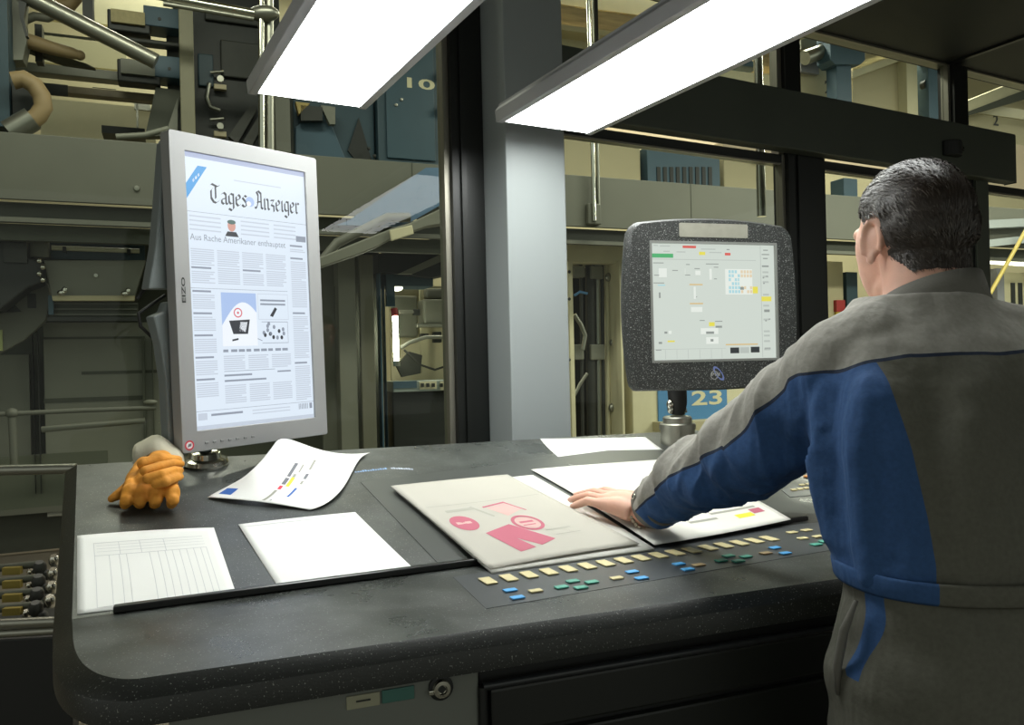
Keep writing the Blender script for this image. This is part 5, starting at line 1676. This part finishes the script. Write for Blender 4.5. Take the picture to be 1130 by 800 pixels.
for _ in range(9000):
    j = used[rng.randrange(len(used))]
    if hm[j] < .004: continue
    p = hvs[remap[j]]; n_ = Vector(ns[j]).normalized(); l3 = loc[j]
    flow = (-hfw * 1.0 - hup * (.35 if l3[2] > .05 else 1.3)) if l3[1] < .05 else (-hfw * .9 + hr_ * (.5 if l3[0] > 0 else -.5) * .6)
    flow = (flow - n_ * flow.dot(n_)).normalized(); side = n_.cross(flow).normalized()
    flow = (flow + side * rng.uniform(-.3, .3)).normalized()
    L = rng.uniform(.010, .022) * (.6 if l3[2] < -.01 else 1); wd = rng.uniform(.0004, .0009)
    a = p - n_ * .001; b = p + flow * L * .55 + n_ * .0016; c = p + flow * L - n_ * rng.uniform(-.0012, .001)
    mb.add([a - side * wd, a + side * wd, b + side * wd * .8, b - side * wd * .8, c], [(0, 1, 2, 3), (3, 2, 4)], 0 if rng.random() > .12 else 1)
mb.build('hair', [M('hair_dark', '362d26', .45, var=.25, scale=60, stretch=(1, 1, 1)), M('hair_grey', '544c44', .45)], worker, smooth='all', fix=False)

# --- jacket
mb = MB()
JR = [(1.015, -.003, .176, .128), (1.035, 0, .180, .132), (1.06, .004, .187, .138), (1.12, .018, .192, .142), (1.20, .04, .196, .142), (1.28, .068, .190, .134), (1.335, .088, .168, .112), (1.375, .098, .120, .088), (1.405, .106, .088, .074)]
mb.loft([ering(bp3(0, y, z), br_, bf, a, b, 48) for z, y, a, b in JR])
limb(mb, [bp3(-.085, .078, 1.322), shL + Vector((.0, 0, .0))], [.076, .078]); limb(mb, [bp3(.085, .078, 1.322), shR], [.076, .078])
cuffL = wrL - (wrL - elL).normalized() * .040 + SN * .008
foreL = elL.lerp(cuffL, .55) + ZV * .014
armP = [shL, elL, foreL, cuffL]; armR = [.080, .080, .067, .047]
limb(mb, armP, armR, 28)
cuffR = wrR - (wrR - elR).normalized() * .03
limb(mb, [shR, elR, cuffR], [.080, .078, .05], 28)
jv, jf, jn = remesh(mb, .0055, 5, .5)


def seg_param(p, pts):
    best = (9, 0, None, None); 
    for i in range(len(pts) - 1):
        a, b = pts[i], pts[i + 1]; d = b - a; t = max(0, min(1, (p - a).dot(d) / d.length_squared)); q = a + d * t
        ds = (p - q).length
        if ds < best[0]: best = (ds, i + t, q, d.normalized())
    return best


yoke = np.zeros(len(jv)); blue = np.zeros(len(jv)); out = np.zeros_like(jv)
cutoff = (cuffL - elL).normalized()
for i, (p0_, n_) in enumerate(zip(jv, jn)):
    p = Vector(p0_); n_ = Vector(n_); b3 = p - OB; x, y, z = b3.dot(br_), b3.dot(bf), p.z
    ds, t, q, d = seg_param(p, armP); dsr, tr, qr, dr = seg_param(p, [shR, elR, cuffR])
    if dsr < ds: ds, t, q, d = dsr, tr, qr, dr
    onarm = max(0., min(1., (t - .08) / .22)) if abs(x) > .12 else 0.
    if ds > .12: onarm = 0
    zs = 1.318 - .25 * max(0, abs(x) - .1) + .0 * x
    ty = z - zs
    xb = .138 - (1.32 - z) * .05
    tb = abs(x) - xb
    u = (ZV - d * d.z).normalized(); cu = (p - q).dot(u) / max(ds, .02)
    sb = (.24 - .13 * min(t, 3) - cu) * .06                   # sleeve: blue under, grey above
    by = -ty if True else 0
    tb = min(tb, -ty)                       # no blue above the yoke seam
    yoke[i] = ty * (1 - onarm) + (-sb) * onarm
    blue[i] = tb * (1 - onarm) + sb * onarm
    # folds: long and upright on the back, rings and diagonals on the sleeves
    f1 = noise.noise(Vector((x * 17, y * 17, z * 3.2))) * .026 * max(0, min(1, (1.34 - z) / .08)) * (1 - onarm)
    f1 += max(0, noise.noise(Vector((x * 9, y * 9 + 3, z * 30)))) * .008 * max(0, min(1, (1.09 - z) / .06)) * (1 - onarm)
    w3 = (p - q); f2 = noise.noise(Vector((w3.x * 11 + t * 3.2, w3.y * 11, w3.z * 11 + t * 1.7))) * .016 + (1 - abs(noise.noise(Vector((t * 2.6 + w3.z * 14, w3.x * 10 + 2, w3.y * 10 + 7))))) ** 6 * .006 - .003
    out[i] = p + n_ * (f1 + f2 * onarm + noise.noise(p * 45) * .0012)


def cloth_mat():
    m = bpy.data.materials.new('work_jacket_cloth'); m.use_nodes = True
    nt = m.node_tree; b = nt.nodes['Principled BSDF']; L = nt.links.new
    b.inputs['Roughness'].default_value = .85; b.inputs['Specular IOR Level'].default_value = .25
    ay = nt.nodes.new('ShaderNodeAttribute'); ay.attribute_name = 'yoke'
    ab = nt.nodes.new('ShaderNodeAttribute'); ab.attribute_name = 'blue'
    def gt(sock, v):
        n = nt.nodes.new('ShaderNodeMath'); n.operation = 'GREATER_THAN'; n.inputs[1].default_value = v; L(sock, n.inputs[0]); return n.outputs[0]
    def mix(f, a, c):
        n = nt.nodes.new('ShaderNodeMixRGB'); L(f, n.inputs[0])
        if isinstance(a, tuple): n.inputs[1].default_value = a
        else: L(a, n.inputs[1])
        n.inputs[2].default_value = c; return n.outputs[0]
    c = mix(gt(ay.outputs['Fac'], 0), srgb('66655b'), srgb('9c9991'))
    c = mix(gt(ab.outputs['Fac'], 0), c, srgb('3a5b8b'))
    absn = nt.nodes.new('ShaderNodeMath'); absn.operation = 'ABSOLUTE'; L(ay.outputs['Fac'], absn.inputs[0])
    lt = nt.nodes.new('ShaderNodeMath'); lt.operation = 'LESS_THAN'; lt.inputs[1].default_value = .0022; L(absn.outputs[0], lt.inputs[0])
    c = mix(lt.outputs[0], c, srgb('2c3548'))
    tc = nt.nodes.new('ShaderNodeTexCoord'); n = nt.nodes.new('ShaderNodeTexNoise'); n.inputs['Scale'].default_value = 160; n.inputs['Detail'].default_value = 4
    L(tc.outputs['Object'], n.inputs['Vector'])
    mm = nt.nodes.new('ShaderNodeMixRGB'); mm.blend_type = 'MULTIPLY'; mm.inputs[0].default_value = .35; L(c, mm.inputs[1]); L(n.outputs['Fac'], mm.inputs[2])
    g = nt.nodes.new('ShaderNodeGamma'); g.inputs[1].default_value = 1.0; L(mm.outputs[0], g.inputs[0]); L(g.outputs[0], b.inputs['Base Color'])
    n2 = nt.nodes.new('ShaderNodeTexNoise'); n2.inputs['Scale'].default_value = 38; n2.inputs['Detail'].default_value = 4; L(tc.outputs['Object'], n2.inputs['Vector'])
    bp_n = nt.nodes.new('ShaderNodeBump'); bp_n.inputs['Strength'].default_value = .35; bp_n.inputs['Distance'].default_value = .006
    mp = nt.nodes.new('ShaderNodeMapping'); mp.inputs['Scale'].default_value = (1, 1, .16); L(tc.outputs['Object'], mp.inputs['Vector'])
    n3 = nt.nodes.new('ShaderNodeTexNoise'); n3.inputs['Scale'].default_value = 26; n3.inputs['Detail'].default_value = 2; L(mp.outputs['Vector'], n3.inputs['Vector'])
    bp3n = nt.nodes.new('ShaderNodeBump'); bp3n.inputs['Strength'].default_value = .3; bp3n.inputs['Distance'].default_value = .03
    L(n3.outputs['Fac'], bp3n.inputs['Height']); L(bp3n.outputs['Normal'], bp_n.inputs['Normal'])
    L(n2.outputs['Fac'], bp_n.inputs['Height']); L(bp_n.outputs['Normal'], b.inputs['Normal'])
    return m


m_cloth = cloth_mat()
wb = MB()
wb.loft([ering(bp3(0, y, z), br_, bf, a_, b_, 64) for z, y, a_, b_ in ((1.012, -.002, .1795, .1325), (1.016, -.002, .182, .135), (1.036, 0, .184, .137), (1.040, 0, .1825, .1355))], cap=False)
# open the cuffs: drop the faces that close the sleeve ends
def openend(p):
    return ((p - cuffL).dot(cutoff) > .028)


jkeep = [f for f in jf if not all(openend(Vector(jv[j])) for j in f)]
jacket = skin_obj('jacket', out, jkeep, m_cloth, worker, {'yoke': yoke, 'blue': blue})

wva = np.array([(v - OB).dot(br_) for v in wb.v])
wband = wb.build('waistband', m_cloth, jacket, smooth='all', attrs={'yoke': np.full(len(wb.v), -.5), 'blue': np.abs(wva) - .124})
sd = wband.modifiers.new('t', 'SOLIDIFY'); sd.thickness = .004

# stand collar
m_cg = M('cloth_grey', '67655e', .85, bump=.3, bscale=90)
mb = MB(); cc = c7 + bf * .018
rings = []
for hgt, rr_, tilt in ((-.030, .084, .25), (-.002, .074, .6), (.019, .067, 1.0)):
    ring = []
    for k in range(44):
        t = R(120) + R(300) * k / 43 + R(0)
        ang = t
        cx_, sy_ = math.cos(ang + R(0)), math.sin(ang)
        ring.append(cc + br_ * (cx_ * rr_ * 1.02) + bf * (sy_ * rr_ * .95) + ZV * (hgt + .010 - .36 * rr_ * sy_ * (.5 + tilt / 2) + .13 * rr_ * cx_ * tilt))
    rings.append(ring)
mb.loft(rings, cap=False, closed=False)
col = mb.build('collar', m_cg, jacket, smooth='all'); sd = col.modifiers.new('t', 'SOLIDIFY'); sd.thickness = .005; sd.offset = 1

# cuff band with a press stud, and bracelet
dcuff = (wrL - elL).normalized(); cxv, cyv = frame_of(dcuff)
mb = MB(); mb.loft([[cuffL + dcuff * h + (cxv * math.cos(2 * math.pi * k / 32) + cyv * math.sin(2 * math.pi * k / 32)) * r for k in range(32)] for h, r in ((-.012, .0485), (.004, .047), (.026, .044))], cap=False)
cb_ = mb.build('cuff_band', m_cg, jacket, smooth='all'); sd = cb_.modifiers.new('t', 'SOLIDIFY'); sd.thickness = .004
toward = (CAMP - cuffL); toward = (toward - dcuff * toward.dot(dcuff)).normalized()
vdir = (toward * .8 + (ZV - dcuff * dcuff.z).normalized() * .6).normalized()
mb = MB(); mb.lathe([(0, 0), (.006, 0), (.0055, .002), (.003, .0016), (0, .0012)], cuffL + dcuff * .010 + vdir * .0475, vdir); mb.build('press_stud', m_chrome, cb_, smooth='all')
mb = MB(); wc = wrL + dcuff * .010
for k in range(20):
    a = 2 * math.pi * k / 20; p = wc + (cxv * math.cos(a) + cyv * math.sin(a)) * .030
    mb.ell(p, (.0055, .005, .004), (cxv * math.cos(a + 1.57) + cyv * math.sin(a + 1.57), dcuff, cxv * math.cos(a) + cyv * math.sin(a)), 10, 8)
mb.build('bracelet', M('bracelet_metal', 'b0a694', .3, .9), worker, smooth='all')

# --- trousers: waistband, legs, side pocket in blue
mb = MB()
PR = [(.80, -.01, .203, .138), (.86, -.008, .202, .138), (.93, -.004, .188, .136), (.99, 0, .170, .124), (1.035, .002, .166, .120)]
mb.loft([ering(bp3(0, y, z), br_, bf, a, b, 48) for z, y, a, b in PR])
for sx in (-1, 1):
    limb(mb, [bp3(sx * .095, -.005, .84), bp3(sx * .10, .015, .50), bp3(sx * .105, -.03, .09)], [.098, .082, .072], 24)
tv, tf, tn = remesh(mb, .007, 4, .5)
to = np.zeros_like(tv); tb_ = np.zeros(len(tv))
for i, (p0_, n_) in enumerate(zip(tv, tn)):
    p = Vector(p0_); b3 = p - OB; x, y, z = b3.dot(br_), b3.dot(bf), p.z
    f1 = noise.noise(Vector((x * 10 + z * 9, y * 10, z * 16))) * .010 + noise.noise(Vector((x * 20, y * 20, z * 6))) * .005
    to[i] = p + Vector(n_) * f1
    dx = abs(y + .045 - (1.03 - z) * .10 + .006 * math.sin(z * 60))
    tb_[i] = min((.014 - dx), (z - .90)) if abs(x) > .12 else -.05
m_tr = cloth_mat(); m_tr.name = 'trouser_cloth'
skin_obj('trousers', to, tf, m_tr, worker, {'yoke': np.full(len(tv), -.004) - .5, 'blue': tb_})
# pocket lip at the side
mb = MB(); pk = [bp3(-.186, -.03, 1.0), bp3(-.198, -.02, .96), bp3(-.203, -.01, .91), bp3(-.2, -.004, .87)]
mb.tube(pk, [.003, .006, .006, .003], 10); mb.build('pocket_edge', m_cg, worker, smooth='all')
# shoes
for sx in (-1, 1):
    mb = MB(); mb.ell(bp3(sx * .105, .045, .055), (.052, .135, .06), (br_, bf, ZV), 24, 14); mb.ell(bp3(sx * .105, -.03, .08), (.05, .06, .075), (br_, bf, ZV), 24, 14)
    v_, f_, n_ = remesh(mb, .008, 3); v_[:, 2] = np.maximum(v_[:, 2], .012)
    sh = skin_obj('shoe', v_, f_, M('shoe_leather', '1f1c1a', .45), worker)
    mb = MB(); mb.prism([bp3(sx * .105 + .05 * math.cos(a), .03 + .14 * math.sin(a), 0.0) for a in [2 * math.pi * k / 24 for k in range(24)]], ZV * .022); mb.build('sole', m_black2, sh)


# ------------------------------------------------------------------ repeats share a group
GROUPS = {'desk_lamp': 'lamps hanging over the control desk', 'work_glove': 'pair of orange work gloves', 'paper_sheet': 'loose papers on the desk', 'cream_cabinet': 'cream cabinet fronts in the press hall',
          'motor_drive': 'motor drives on the press', 'post': 'upright posts in the press hall', 'pale_rail': 'pale rails behind the glass', 'strip_light': 'strip lights under the catwalk',
          'beige_press_cabinet': 'beige press cabinets', 'paper_reels': 'reel racks above the catwalk', 'tube_cabinet': 'cabinets with upright slots and tubes'}
for o in list(scene.objects):
    if o.parent is None and o.get('category'):
        k = o.name.split('.')[0]
        if k in GROUPS: o['group'] = GROUPS[k]
